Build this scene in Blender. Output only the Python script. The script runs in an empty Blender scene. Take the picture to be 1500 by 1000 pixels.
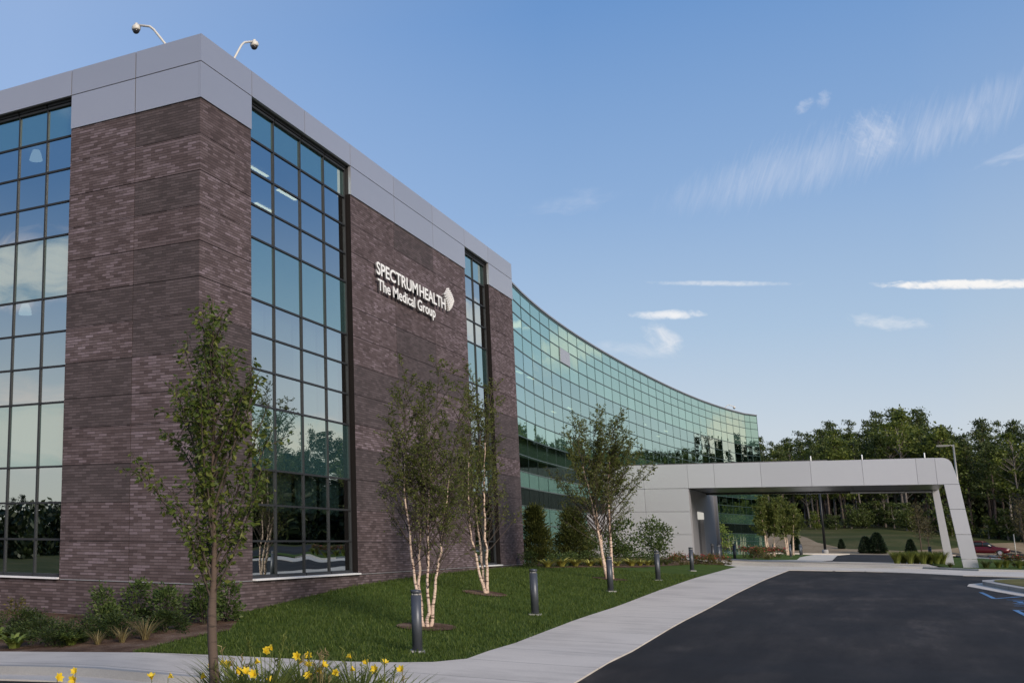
import bpy, bmesh, math, random
import numpy as np
from mathutils import Vector, Matrix
from mathutils.geometry import tessellate_polygon
R = math.radians
rnd = random.Random(7)
scene = bpy.context.scene
COL = scene.collection

# ------------------------------------------------------------------ scene bookkeeping
def link(o, parent=None):
    COL.objects.link(o)
    if parent is not None: o.parent = parent
    return o
def tag(o, label=None, cat=None, group=None, kind=None):
    if label: o['label'] = label
    if cat: o['category'] = cat
    if group: o['group'] = group
    if kind: o['kind'] = kind
    return o
def thing(name, label, cat, loc=(0, 0, 0), rz=0.0, group=None):
    o = bpy.data.objects.new(name, None); o.empty_display_size = .2
    o.location = loc; o.rotation_euler = (0, 0, rz)
    return tag(link(o), label, cat, group)
def copy_tree(o, parent=None):
    c = o.copy(); COL.objects.link(c)
    if parent is not None: c.parent = parent
    for ch in list(o.children): copy_tree(ch, c)
    return c
def place(o, loc, rz=0., s=1., label=None, group=None):
    o.location = loc; o.rotation_euler = (0, 0, rz); o.scale = (s, s, s) if not isinstance(s, tuple) else s
    return tag(o, label, None, group)

class MB:
    """collects faces; build() links them as one mesh object"""
    def __init__(self): self.v = []; self.f = []; self.mi = []; self.smooth = []
    def face(self, pts, mi=0, sm=False):
        n = len(self.v); self.v += [tuple(p) for p in pts]
        self.f.append(tuple(range(n, n + len(pts)))); self.mi.append(mi); self.smooth.append(sm)
    def box(self, x0, x1, y0, y1, z0, z1, mi=0, rz=0., c=None):
        P = [(x0,y0,z0),(x1,y0,z0),(x1,y1,z0),(x0,y1,z0),(x0,y0,z1),(x1,y0,z1),(x1,y1,z1),(x0,y1,z1)]
        if rz:
            cx, cy = c or ((x0+x1)/2, (y0+y1)/2); a, b = math.cos(rz), math.sin(rz)
            P = [(cx+(x-cx)*a-(y-cy)*b, cy+(x-cx)*b+(y-cy)*a, z) for x, y, z in P]
        self.hexa(P, mi)
    def hexa(self, P, mi=0):
        n = len(self.v); self.v += P
        for q in ((0,3,2,1),(4,5,6,7),(0,1,5,4),(1,2,6,5),(2,3,7,6),(3,0,4,7)):
            self.f.append(tuple(n+i for i in q)); self.mi.append(mi); self.smooth.append(False)
    def prism(self, poly, z0, z1, mi=0, sm=False):
        n = len(poly); a = len(self.v)
        self.v += [(x, y, z0) for x, y in poly] + [(x, y, z1) for x, y in poly]
        self.f.append(tuple(a+i for i in reversed(range(n)))); self.f.append(tuple(a+n+i for i in range(n)))
        self.mi += [mi, mi]; self.smooth += [False, False]
        for i in range(n):
            j = (i+1) % n; self.f.append((a+i, a+j, a+n+j, a+n+i)); self.mi.append(mi); self.smooth.append(sm)
    def tube(self, pts, rad, n=6, mi=0, cap=True):
        pts = [Vector(p) for p in pts]
        if not isinstance(rad, (list, tuple)): rad = [rad]*len(pts)
        a = len(self.v); ref = None
        for i, p in enumerate(pts):
            t = (pts[min(i+1, len(pts)-1)] - pts[max(i-1, 0)])
            if t.length < 1e-9: t = Vector((0, 0, 1))
            t.normalize()
            if ref is None: ref = t.orthogonal()
            u = (ref - t*ref.dot(t))
            if u.length < 1e-6: u = t.orthogonal()
            u.normalize(); w = t.cross(u); ref = u
            for k in range(n):
                an = 2*math.pi*k/n
                self.v.append(tuple(p + (u*math.cos(an)+w*math.sin(an))*rad[i]))
        for i in range(len(pts)-1):
            for k in range(n):
                l = (k+1) % n
                self.f.append((a+i*n+k, a+i*n+l, a+(i+1)*n+l, a+(i+1)*n+k)); self.mi.append(mi); self.smooth.append(True)
        if cap:
            self.f.append(tuple(a+k for k in reversed(range(n)))); self.mi.append(mi); self.smooth.append(False)
            e = a+(len(pts)-1)*n
            self.f.append(tuple(e+k for k in range(n))); self.mi.append(mi); self.smooth.append(False)
    def lathe(self, prof, c=(0, 0, 0), n=16, mi=0):
        self.tube([(c[0], c[1], c[2]+z) for r, z in prof], [max(r, 1e-4) for r, z in prof], n, mi)
    def build(self, name, mats, parent=None, uv=False):
        me = bpy.data.meshes.new(name); me.from_pydata(self.v, [], self.f)
        for m in (mats if isinstance(mats, (list, tuple)) else [mats]): me.materials.append(m)
        me.polygons.foreach_set('material_index', self.mi); me.polygons.foreach_set('use_smooth', self.smooth)
        me.update()
        if uv:
            L = me.uv_layers.new(name='UVMap')
            for p in me.polygons:
                n = p.normal
                for li in p.loop_indices:
                    c = me.vertices[me.loops[li].vertex_index].co
                    L.data[li].uv = (c.x, c.y) if abs(n.z) > .7 else ((c.y, c.z) if abs(n.x) > abs(n.y) else (c.x, c.z))
        return link(bpy.data.objects.new(name, me), parent)

# ------------------------------------------------------------------ materials
class NT:
    def __init__(self, tree): self.t = tree
    def n(self, typ, **kw):
        nd = self.t.nodes.new(typ)
        for k, v in kw.items():
            if k.startswith('_'): setattr(nd, k[1:], v)
        for k, v in kw.items():
            if not k.startswith('_'): self.set(nd.inputs[k.replace('__', ' ')], v)
        return nd
    def set(self, sock, v):
        if isinstance(v, bpy.types.NodeSocket): self.t.links.new(v, sock)
        else: sock.default_value = v
    def m(self, op, a, b=None, clamp=False):
        nd = self.t.nodes.new('ShaderNodeMath'); nd.operation = op; nd.use_clamp = clamp
        self.set(nd.inputs[0], a)
        if b is not None: self.set(nd.inputs[1], b)
        return nd.outputs[0]
    def mix(self, fac, a, b, blend='MIX'):
        nd = self.t.nodes.new('ShaderNodeMix'); nd.data_type = 'RGBA'; nd.blend_type = blend
        self.set(nd.inputs[0], fac); self.set(nd.inputs[6], a); self.set(nd.inputs[7], b)
        return nd.outputs[2]
    def ramp(self, fac, stops, interp='LINEAR'):
        nd = self.t.nodes.new('ShaderNodeValToRGB'); cr = nd.color_ramp; cr.interpolation = interp
        while len(cr.elements) > 1: cr.elements.remove(cr.elements[-1])
        cr.elements[0].position = stops[0][0]; cr.elements[0].color = c4(stops[0][1])
        for p, c in stops[1:]:
            e = cr.elements.new(p); e.color = c4(c)
        self.set(nd.inputs[0], fac); return nd.outputs[0]
    def noise(self, vec, scale=5., detail=4., rough=.55, dist=0.):
        nd = self.n('ShaderNodeTexNoise', Scale=scale, Detail=detail, Roughness=rough, Distortion=dist)
        if vec is not None: self.set(nd.inputs['Vector'], vec)
        return nd.outputs[0]
    def mapping(self, vec, scale=(1, 1, 1), rot=(0, 0, 0), loc=(0, 0, 0)):
        nd = self.n('ShaderNodeMapping'); self.set(nd.inputs['Vector'], vec)
        nd.inputs['Scale'].default_value = scale; nd.inputs['Rotation'].default_value = rot; nd.inputs['Location'].default_value = loc
        return nd.outputs[0]
    def coord(self, k='Object'): return self.n('ShaderNodeTexCoord').outputs[k]
    def geo(self, k): return self.n('ShaderNodeNewGeometry').outputs[k]
    def bump(self, h, strength=.3, dist=.01):
        return self.n('ShaderNodeBump', Strength=strength, Distance=dist, Height=h).outputs[0]
def c4(c): return (c[0], c[1], c[2], 1.) if len(c) == 3 else tuple(c)
def newmat(name):
    m = bpy.data.materials.new(name); m.use_nodes = True; m.node_tree.nodes.clear()
    t = NT(m.node_tree); t.out = t.n('ShaderNodeOutputMaterial')
    return m, t
def pbr(name, col, rough=.6, metal=0., spec=.5, var=.0, vscale=3., bump=0., bscale=40., bdist=.01):
    m, t = newmat(name); P = t.n('ShaderNodeBsdfPrincipled')
    if var:
        nz = t.noise(t.coord(), vscale, 6., .6)
        k = t.ramp(nz, [(.28, tuple(max(0, c*(1-var)) for c in col)), (.72, tuple(min(1, c*(1+var)) for c in col))])
        t.set(P.inputs['Base Color'], k)
    else: P.inputs['Base Color'].default_value = c4(col)
    P.inputs['Roughness'].default_value = rough; P.inputs['Metallic'].default_value = metal
    P.inputs['Specular IOR Level'].default_value = spec
    if bump: t.set(P.inputs['Normal'], t.bump(t.noise(t.coord(), bscale, 3.), bump, bdist))
    t.set(t.out.inputs[0], P.outputs[0]); return m
def leafmat(name, dark, mid, light, trans=.3, rough=.5):
    m, t = newmat(name)
    r = t.geo('Random Per Island')
    c = t.ramp(r, [(0, dark), (.55, mid), (1, light)])
    big = t.noise(t.coord(), 1.3, 2.)
    c = t.mix(t.m('MULTIPLY', t.m('SUBTRACT', big, .35, True), 1.2, True), c, c4(dark))
    D = t.n('ShaderNodeBsdfPrincipled', Roughness=rough); t.set(D.inputs['Base Color'], c)
    D.inputs['Specular IOR Level'].default_value = .3
    T = t.n('ShaderNodeBsdfTranslucent'); t.set(T.inputs[0], t.mix(.5, c, c4(light)))
    M = t.n('ShaderNodeMixShader', Fac=trans); t.set(M.inputs[1], D.outputs[0]); t.set(M.inputs[2], T.outputs[0])
    t.set(t.out.inputs[0], M.outputs[0]); return m
def brickmat(name):
    m, t = newmat(name)
    uv = t.n('ShaderNodeUVMap').outputs[0]
    sep = t.n('ShaderNodeSeparateXYZ'); t.set(sep.inputs[0], uv)
    bk = t.n('ShaderNodeTexBrick', _offset=.5, _squash=1., _offset_frequency=2, Scale=1., Mortar__Size=.0035, Mortar__Smooth=.3, Bias=0., Brick__Width=.235, Row__Height=.0677)
    t.set(bk.inputs['Vector'], uv)
    bk.inputs['Color1'].default_value = (0, 0, 0, 1); bk.inputs['Color2'].default_value = (1, 1, 1, 1); bk.inputs['Mortar'].default_value = (.5, .5, .5, 1)
    # tone of the whole precast panel: random per island, and clusters of pale bricks
    isl = t.geo('Random Per Island')
    cl = t.noise(t.mapping(uv, (.7, 2.6, 1)), 1., 4., .65)
    v = t.m('ADD', t.m('ADD', .15, t.m('MULTIPLY', bk.outputs['Color'], .62)), t.m('MULTIPLY', t.m('SUBTRACT', cl, .5), .55))
    lv = t.ramp(isl, [(.30, (0, 0, 0)), (.42, (.35,)*3), (.55, (.55,)*3), (.68, (1,)*3)])
    v = t.m('SUBTRACT', v, t.m('MULTIPLY', lv, .22))
    hz = t.m('GREATER_THAN', t.m('ABSOLUTE', t.m('SUBTRACT', t.m('FRACT', t.m('DIVIDE', sep.outputs[1], .0677)), .5)), .40)
    joint = t.m('MAXIMUM', t.m('MULTIPLY', bk.outputs['Fac'], .55), t.m('MULTIPLY', hz, .92))
    col = t.ramp(v, [(.0, (.062, .046, .048)), (.3, (.098, .074, .078)), (.56, (.130, .102, .110)), (.76, (.188, .150, .172)), (1., (.29, .25, .285))])
    cool = t.mix(t.m('GREATER_THAN', isl, .62), col, (.066, .062, .066, 1), 'MIX')
    col = t.mix(t.m('MULTIPLY', lv, .36), col, cool)
    st = t.noise(t.mapping(uv, (1.2, .18, 1)), 1., 5., .65)
    col = t.mix(1., col, t.ramp(st, [(.25, (.82, .80, .80)), (.75, (1.12, 1.1, 1.1))]), 'MULTIPLY')
    col = t.mix(joint, col, (.034, .027, .030, 1))
    P = t.n('ShaderNodeBsdfPrincipled', Roughness=.8); t.set(P.inputs['Base Color'], col); P.inputs['Specular IOR Level'].default_value = .25
    h = t.m('ADD', t.m('MULTIPLY', t.m('SUBTRACT', 1., bk.outputs['Fac']), 1.), t.m('MULTIPLY', bk.outputs['Color'], .5))
    t.set(P.inputs['Normal'], t.bump(h, .5, .006))
    t.set(t.out.inputs[0], P.outputs[0]); return m
def glassmat(name, tint, refl, base_fac, body=None, through=(.4, .55, .53), warp=.0035, fres=1.):
    """coated facade glass: mirror layer over a see-through (vision) or painted (spandrel) body"""
    m, t = newmat(name)
    isl = t.geo('Random Per Island')
    G = t.n('ShaderNodeBsdfGlossy', Roughness=.0)
    t.set(G.inputs['Color'], t.mix(isl, c4(tuple(c*.93 for c in refl)), c4(refl)))
    nz = t.noise(t.coord(), .55, 1.)
    nrm = t.bump(nz, .5, warp*4); t.set(G.inputs['Normal'], nrm)
    if body is None:
        B = t.n('ShaderNodeBsdfTransparent'); B.inputs[0].default_value = c4(through)
    else:
        B = t.n('ShaderNodeBsdfDiffuse'); t.set(B.inputs[0], t.mix(isl, c4(tuple(c*.85 for c in body)), c4(body)))
    lw = t.n('ShaderNodeLayerWeight', Blend=.28)
    fac = t.m('ADD', base_fac, t.m('MULTIPLY', lw.outputs['Fresnel'], (1.-base_fac)*fres), True)
    M = t.n('ShaderNodeMixShader'); t.set(M.inputs[0], fac); t.set(M.inputs[1], B.outputs[0]); t.set(M.inputs[2], G.outputs[0])
    t.set(t.out.inputs[0], M.outputs[0]); return m
def emat(name, col, s):
    m, t = newmat(name); E = t.n('ShaderNodeEmission', Strength=s); E.inputs[0].default_value = c4(col)
    t.set(t.out.inputs[0], E.outputs[0]); return m
def barkmat(name, base, dark, zs=22., thr=.62):
    m, t = newmat(name); c = t.coord()
    n1 = t.noise(t.mapping(c, (5, 5, zs)), 1., 4., .6)
    n2 = t.noise(c, 6., 3.)
    k = t.mix(t.ramp(n1, [(thr-.06, (0, 0, 0)), (thr+.04, (1, 1, 1))]), t.mix(n2, c4(tuple(b*.7 for b in base)), c4(base)), c4(dark))
    P = t.n('ShaderNodeBsdfPrincipled', Roughness=.85); t.set(P.inputs['Base Color'], k); P.inputs['Specular IOR Level'].default_value = .2
    t.set(P.inputs['Normal'], t.bump(n1, .5, .01))
    t.set(t.out.inputs[0], P.outputs[0]); return m

M = {}
M['brick'] = brickmat('purple_brown_brick')
def alumat(name, c0, rough):
    m, t = newmat(name); P = t.n('ShaderNodeBsdfPrincipled', Metallic=.55, Roughness=rough)
    isl = t.geo('Random Per Island'); st = t.noise(t.mapping(t.coord(), (.5, .5, 1.5)), 1., 4., .6)
    v = t.m('ADD', t.m('MULTIPLY', isl, .6), t.m('MULTIPLY', st, .4))
    t.set(P.inputs['Base Color'], t.ramp(v, [(.1, tuple(c*.93 for c in c0)), (.9, tuple(c*1.05 for c in c0))]))
    t.set(P.inputs['Normal'], t.bump(t.noise(t.coord(), 1.2, 2.), .12, .02))
    t.set(t.out.inputs[0], P.outputs[0]); return m
M['alu'] = alumat('silver_composite_panel', (.46, .46, .50), .36)
M['alu_can'] = alumat('pale_silver_panel', (.58, .58, .62), .40)
M['cw_low'] = glassmat('low_green_glass', None, (.50, .72, .65), .22, body=(.06, .14, .118), fres=.3)
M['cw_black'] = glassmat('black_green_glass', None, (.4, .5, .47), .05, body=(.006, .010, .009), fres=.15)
M['alu_dark'] = alumat('grey_composite_panel', (.33, .33, .355), .42)
M['joint'] = pbr('dark_joint', (.02, .02, .022), .8)
M['frame'] = pbr('charcoal_frame', (.027, .029, .033), .5, .0, spec=.3, var=.1)
M['jamb'] = pbr('dark_bronze_jamb', (.011, .009, .009), .8, .0, spec=.1)
M['sill'] = pbr('white_sill', (.70, .70, .73), .45, var=.06)
M['flash'] = pbr('metal_flashing', (.42, .42, .45), .4, .5)
M['mullion'] = pbr('thin_green_mullion', (.05, .085, .085), .4, .3)
M['vision'] = glassmat('vision_glass', None, (.88, .96, .97), .62, through=(.30, .42, .43))
M['spandrel'] = glassmat('teal_spandrel_glass', None, (.78, .95, .92), .56, body=(.035, .085, .090))
M['cw_vision'] = glassmat('green_vision_glass', None, (.76, .97, .90), .60, through=(.28, .46, .42))
M['cw_spandrel'] = glassmat('green_spandrel_glass', None, (.75, .97, .87), .60, body=(.06, .13, .105))
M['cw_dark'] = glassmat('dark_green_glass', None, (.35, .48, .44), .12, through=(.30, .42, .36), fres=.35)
M['inside'] = pbr('inside_wall', (.26, .26, .25), .8, var=.1)
M['ceil'] = pbr('inside_ceiling', (.30, .30, .30), .9)
M['floor_in'] = pbr('inside_floor', (.16, .15, .14), .8)
M['blind'] = pbr('roller_blind', (.78, .80, .74), .9, var=.04)
M['lamp_on'] = emat('lit_strip', (1., .78, .50), 4.)
M['lamp_far'] = emat('lit_strip_far', (1., .82, .55), 2.2)
M['white'] = pbr('white_paint', (.86, .86, .85), .4)
M['camwhite'] = pbr('camera_housing', (.60, .58, .54), .45, var=.05)
M['dome'] = pbr('smoked_dome', (.03, .03, .035), .08)
M['letters'] = pbr('sign_white', (.86, .86, .85), .35)
M['lit_letters'] = M['letters']
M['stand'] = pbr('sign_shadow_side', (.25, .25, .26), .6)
M['bollard'] = pbr('slate_metal', (.072, .080, .098), .42, .35, var=.12, vscale=5)
M['pendant'] = emat('lit_shade', (1., .97, .92), 1.0)  # glow stands in for room light falling on the white shade
M['lens'] = pbr('bollard_lens', (.34, .35, .36), .3)
M['lining'] = pbr('dark_bronze_lining', (.035, .036, .033), .25, .3)
M['black'] = pbr('black_metal', (.018, .019, .021), .45, .3)
M['galv'] = pbr('galvanised_pole', (.32, .31, .29), .45, .5, var=.1)
M['soffit'] = pbr('polished_soffit', (.050, .054, .052), .28, .0, spec=.35, var=.25, vscale=.6)
M['roofm'] = pbr('roof_membrane', (.10, .10, .11), .7)
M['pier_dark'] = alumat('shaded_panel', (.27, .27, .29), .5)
M['door'] = pbr('dark_door_glass', (.02, .024, .026), .1)
M['lightbox'] = emat('lit_door_sign', (1., .96, .86), .55)
# ground materials
def concretemat(name, c0, jx=1.5):
    m, t = newmat(name); c = t.coord()
    n1 = t.noise(c, .45, 5., .6); n2 = t.noise(c, 60., 3., .7); n3 = t.noise(t.mapping(c, (2.2, .5, 1)), 1., 5., .7)
    k = t.ramp(t.m('ADD', t.m('MULTIPLY', n1, .6), t.m('MULTIPLY', n3, .4)), [(.3, tuple(x*.68 for x in c0)), (.52, c0), (.72, tuple(x*1.12 for x in c0))])
    k = t.mix(.35, k, t.ramp(n2, [(.3, (.6, .6, .6)), (.7, (1.15, 1.15, 1.15))]), 'MULTIPLY')
    sep = t.n('ShaderNodeSeparateXYZ'); t.set(sep.inputs[0], c)
    fx = t.m('ABSOLUTE', t.m('SUBTRACT', t.m('FRACT', t.m('DIVIDE', sep.outputs[0], jx)), .5))
    ln = t.m('LESS_THAN', fx, .006)
    k = t.mix(t.m('MULTIPLY', ln, .8), k, (.07, .065, .06, 1))
    P = t.n('ShaderNodeBsdfPrincipled', Roughness=.8); t.set(P.inputs['Base Color'], k); P.inputs['Specular IOR Level'].default_value = .3
    t.set(P.inputs['Normal'], t.bump(n2, .25, .004)); t.set(t.out.inputs[0], P.outputs[0]); return m
M['concrete'] = concretemat('walk_concrete', (.58, .535, .49), 1.8)
M['kerbc'] = concretemat('kerb_concrete', (.36, .355, .35), 3.0)
def asphaltmat():
    m, t = newmat('asphalt'); c = t.coord()
    n1 = t.noise(c, .16, 5., .62, .4); n2 = t.noise(c, 95., 2., .8); n3 = t.noise(t.mapping(c, (.22, 1.1, 1)), 1., 5., .7)
    v = t.m('ADD', t.m('MULTIPLY', n1, .55), t.m('MULTIPLY', n3, .45))
    k = t.ramp(v, [(.36, (.017, .0145, .013)), (.46, (.024, .0205, .0185)), (.54, (.036, .031, .028)), (.62, (.066, .057, .051)), (.74, (.11, .096, .086))])
    k = t.mix(.5, k, t.ramp(n2, [(.3, (.45, .45, .45)), (.72, (1.7, 1.7, 1.7))]), 'MULTIPLY')
    P = t.n('ShaderNodeBsdfPrincipled'); t.set(P.inputs['Base Color'], k)
    t.set(P.inputs['Roughness'], t.m('ADD', .62, t.m('MULTIPLY', n1, .25))); P.inputs['Specular IOR Level'].default_value = .12
    t.set(P.inputs['Normal'], t.bump(n2, .5, .006)); t.set(t.out.inputs[0], P.outputs[0]); return m
M['asphalt'] = asphaltmat()
def groundmix(name, stops, s1=.5, s2=30., bump=.4):
    m, t = newmat(name); c = t.coord()
    n = t.m('ADD', t.m('MULTIPLY', t.noise(c, s1, 5., .6), .6), t.m('MULTIPLY', t.noise(c, s2, 3., .7), .4))
    P = t.n('ShaderNodeBsdfPrincipled', Roughness=.95); t.set(P.inputs['Base Color'], t.ramp(n, stops)); P.inputs['Specular IOR Level'].default_value = .1
    t.set(P.inputs['Normal'], t.bump(t.noise(c, s2, 3., .7), bump, .03)); t.set(t.out.inputs[0], P.outputs[0]); return m
M['lawn'] = groundmix('lawn_green', [(.3, (.032, .052, .010)), (.5, (.056, .090, .017)), (.7, (.088, .125, .027))], 1.2, 45.)
M['meadow'] = groundmix('meadow', [(.34, (.024, .034, .009)), (.48, (.046, .056, .017)), (.6, (.085, .078, .033)), (.7, (.15, .12, .065))], .12, 4.)
M['mulch'] = groundmix('bark_mulch', [(.34, (.040, .024, .017)), (.46, (.105, .064, .045)), (.56, (.17, .115, .085)), (.66, (.30, .235, .19))], 1.5, 34., 1.)
M['straw'] = groundmix('bare_soil_slope', [(.3, (.15, .11, .068)), (.5, (.24, .185, .12)), (.72, (.33, .27, .19))], .25, 3., .4)
M['drygrass'] = groundmix('dry_island_grass', [(.3, (.07, .075, .024)), (.5, (.135, .125, .05)), (.7, (.20, .175, .085))], .9, 40.)
M['bluepaint'] = pbr('blue_marking_paint', (.075, .19, .38), .75, var=.4, vscale=9)
M['birch_bark'] = barkmat('birch_bark', (.70, .54, .44), (.10, .06, .05), 26., .57)
M['pear_bark'] = barkmat('pear_bark', (.12, .088, .072), (.04, .032, .028), 30., .66)
M['twig'] = pbr('twig_bark', (.060, .045, .036), .85, var=.3)
M['pine_bark'] = barkmat('pine_bark', (.13, .10, .085), (.035, .028, .024), 3., .56)
M['pale_bark'] = barkmat('pale_bark', (.26, .23, .21), (.09, .075, .065), 3., .6)
M['birch_leaf'] = leafmat('birch_leaf', (.066, .090, .020), (.130, .158, .038), (.23, .245, .070), .48)
M['pear_leaf'] = leafmat('pear_leaf', (.046, .075, .013), (.098, .140, .026), (.21, .225, .052), .42, .45)
M['yew'] = leafmat('yew_leaf', (.016, .030, .009), (.034, .056, .014), (.075, .10, .025), .2)
M['bush'] = leafmat('bush_leaf', (.034, .062, .016), (.068, .108, .028), (.13, .165, .05), .3)
M['arb'] = leafmat('arborvitae_leaf', (.020, .028, .007), (.046, .058, .013), (.095, .102, .024), .2)
M['hosta'] = leafmat('hosta_leaf', (.10, .14, .03), (.18, .24, .05), (.30, .36, .09), .3)
M['yhosta'] = leafmat('gold_leaf', (.24, .24, .05), (.42, .40, .09), (.60, .56, .16), .3)
M['drystem'] = leafmat('dry_stem', (.14, .11, .05), (.25, .20, .09), (.36, .30, .15), .2)
M['strap'] = leafmat('daylily_leaf', (.08, .11, .024), (.17, .205, .045), (.29, .32, .09), .4)
M['petal'] = leafmat('yellow_petal', (.74, .50, .02), (.84, .60, .03), (.88, .70, .08), .35)
M['redflower'] = leafmat('red_flower', (.12, .02, .02), (.24, .035, .035), (.38, .08, .07), .2)
M['redleaf'] = leafmat('mixed_red_leaf', (.05, .055, .014), (.10, .095, .025), (.19, .14, .045), .25)
M['ograss'] = leafmat('ornamental_grass', (.040, .055, .015), (.085, .10, .030), (.15, .155, .055), .25)
M['pine_leaf'] = leafmat('pine_needles', (.030, .048, .012), (.066, .094, .023), (.125, .15, .04), .28)
M['dec_leaf'] = leafmat('woodland_leaf', (.050, .075, .012), (.115, .150, .026), (.21, .235, .05), .35)
M['dec_dark'] = leafmat('dark_woodland_leaf', (.028, .044, .010), (.062, .088, .020), (.12, .15, .036), .3)
M['spruce'] = leafmat('spruce_needles', (.012, .024, .012), (.022, .040, .020), (.04, .062, .03), .1)
M['brownleaf'] = leafmat('olive_brown_leaf', (.05, .042, .018), (.09, .075, .032), (.14, .12, .05), .25)
M['shade_leaf'] = leafmat('shaded_wood_leaf', (.012, .020, .006), (.026, .040, .011), (.05, .066, .02), .15)
M['grass'] = leafmat('grass_blade', (.038, .062, .009), (.066, .104, .016), (.115, .155, .030), .32, .6)

PX=[(-400,-3),(-60,-1.9),(-30,-1.5),(-12,-1.2),(-8,-1.1),(-4,-1.01),(0,-.92),(5,-.77),(10,-.69),(16,-.57),(25,-.44),(38,-.36),(50,-.33),(90,-.33),(122,-.42),(5000,-.42)]
BX=[(-10,-.9),(0,-.85),(2.5,-.72),(7.8,-.38),(14,-.2),(26,-.11),(50,-.06),(90,-.2),(5000,-.3)]
def pl(t,x):
    for (a,va),(b,vb) in zip(t,t[1:]):
        if x<=b: 
            k=min(1,max(0,(x-a)/(b-a))); return va+(vb-va)*k
    return t[-1][1]
def sm(t): t=min(1,max(0,t)); return t*t*(3-2*t)
def g(x,y):
    p=pl(PX,x)
    if x>=0: z=p+(pl(BX,x)-p)*sm((y+6.6)/6.6)*(1-sm((x-60)/30))
    else:
        w=-.92+.07*sm((y+6.6)/6.6)
        a=p-.045*min(8,max(0,y+2))
        z=a+(w-a)*sm((x+4.6)/4.6)
    # far slope
    if x>95: z-= .27*sm((x-95)/50)*sm((-y-14)/10)
    r=x+ .35*max(0,-y-10)
    if r>120:
        z+= 2.1*sm((r-124)/32)+1.7*sm((r-150)/45)+ 2.*sm((r-185)/70) - .33*0
        if y<-14: z-= 0
    return z

# the far car park dips and the hill starts further back on the right
_g0 = g
def g(x, y):
    xx = x - 2.3*max(0., -y-14.) if x > 95 else x
    return _g0(max(95., xx), y) if x > 95 else _g0(x, y)

def split_poly(poly, axis, k):
    """cut a convex/concave polygon list along axis=k (Sutherland-Hodgman both sides)"""
    out = []
    for s in (1, -1):
        res = []
        for i, p in enumerate(poly):
            q = poly[(i+1) % len(poly)]
            a, b = (p[axis]-k)*s, (q[axis]-k)*s
            if a >= 0: res.append(p)
            if (a > 0 and b < 0) or (a < 0 and b > 0):
                t = a/(a-b); res.append((p[0]+(q[0]-p[0])*t, p[1]+(q[1]-p[1])*t))
        out.append(res)
    return out
def sheet(name, poly, off, m, step=1.5, kind='structure', skirt=0., zf=None, parent=None):
    zf = zf or g
    bm = bmesh.new()
    vs = [bm.verts.new((x, y, 0)) for x, y in poly]
    for tri in tessellate_polygon([[Vector((x, y, 0)) for x, y in poly]]):
        a, b, c = (poly[i] for i in tri)
        if abs((b[0]-a[0])*(c[1]-a[1])-(b[1]-a[1])*(c[0]-a[0])) > 1e-7: bm.faces.new([vs[i] for i in tri])
    bmesh.ops.recalc_face_normals(bm, faces=bm.faces[:])
    for ax in (0, 1):
        lo, hi = min(p[ax] for p in poly), max(p[ax] for p in poly)
        k = math.floor(lo/step)*step + step
        while k < hi:
            no = Vector((1, 0, 0)) if ax == 0 else Vector((0, 1, 0))
            bmesh.ops.bisect_plane(bm, geom=bm.verts[:]+bm.edges[:]+bm.faces[:], plane_co=no*k, plane_no=no, dist=1e-5)
            k += step
    for v in bm.verts: v.co.z = zf(v.co.x, v.co.y)+off
    bmesh.ops.recalc_face_normals(bm, faces=bm.faces[:])
    if skirt:
        be = [e for e in bm.edges if e.is_boundary]
        r = bmesh.ops.extrude_edge_only(bm, edges=be)
        for v in [x for x in r['geom'] if isinstance(x, bmesh.types.BMVert)]: v.co.z -= skirt
    for f in bm.faces:
        if f.normal.z < -.3: f.normal_flip()
    me = bpy.data.meshes.new(name); bm.to_mesh(me); bm.free(); me.materials.append(m)
    o = link(bpy.data.objects.new(name, me), parent)
    if kind: o['kind'] = kind
    return o
def arc(cx, cy, r, a0, a1, n=8):
    return [(cx+r*math.cos(R(a0+(a1-a0)*i/n)), cy+r*math.sin(R(a0+(a1-a0)*i/n))) for i in range(n+1)]
def strip(pts, w, side=1):
    """polygon band of width w beside a polyline"""
    L, Q = [], []
    for i, p in enumerate(pts):
        a, b = pts[max(0, i-1)], pts[min(len(pts)-1, i+1)]
        dx, dy = b[0]-a[0], b[1]-a[1]; l = math.hypot(dx, dy) or 1
        Q.append((p[0]-dy/l*w*side, p[1]+dx/l*w*side))
    return list(pts)+Q[::-1]

# ------------------------------------------------------------------ ground
def build_ground():
    # graded grid: fine near, coarse to the horizon
    def axis(lo, hi, near0, near1, step, far):
        a = [near0]
        while a[-1] < near1: a.append(a[-1]+step)
        s = step
        while a[-1] < hi: s *= 1.35; a.append(min(hi, a[-1]+s))
        s = step; b = [near0]
        while b[-1] > lo: s *= 1.35; b.append(max(lo, b[-1]-s))
        return b[:0:-1]+a
    xs = axis(-1500, 3000, -30, 210, 3., 0); ys = axis(-2500, 2000, -70, 40, 3., 0)
    v = []; f = []
    for y in ys:
        for x in xs:
            near = -35 < x < 122 and -60 < y < 14
            v.append((x, y, g(x, y)-(.14 if near else .03)))
    n = len(xs)
    for j in range(len(ys)-1):
        for i in range(n-1):
            a = j*n+i; f.append((a, a+1, a+n+1, a+n))
    me = bpy.data.meshes.new('ground'); me.from_pydata(v, [], f); me.materials.append(M['meadow'])
    me.polygons.foreach_set('use_smooth', [True]*len(f))
    o = link(bpy.data.objects.new('ground', me)); o['kind'] = 'structure'
build_ground()

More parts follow.
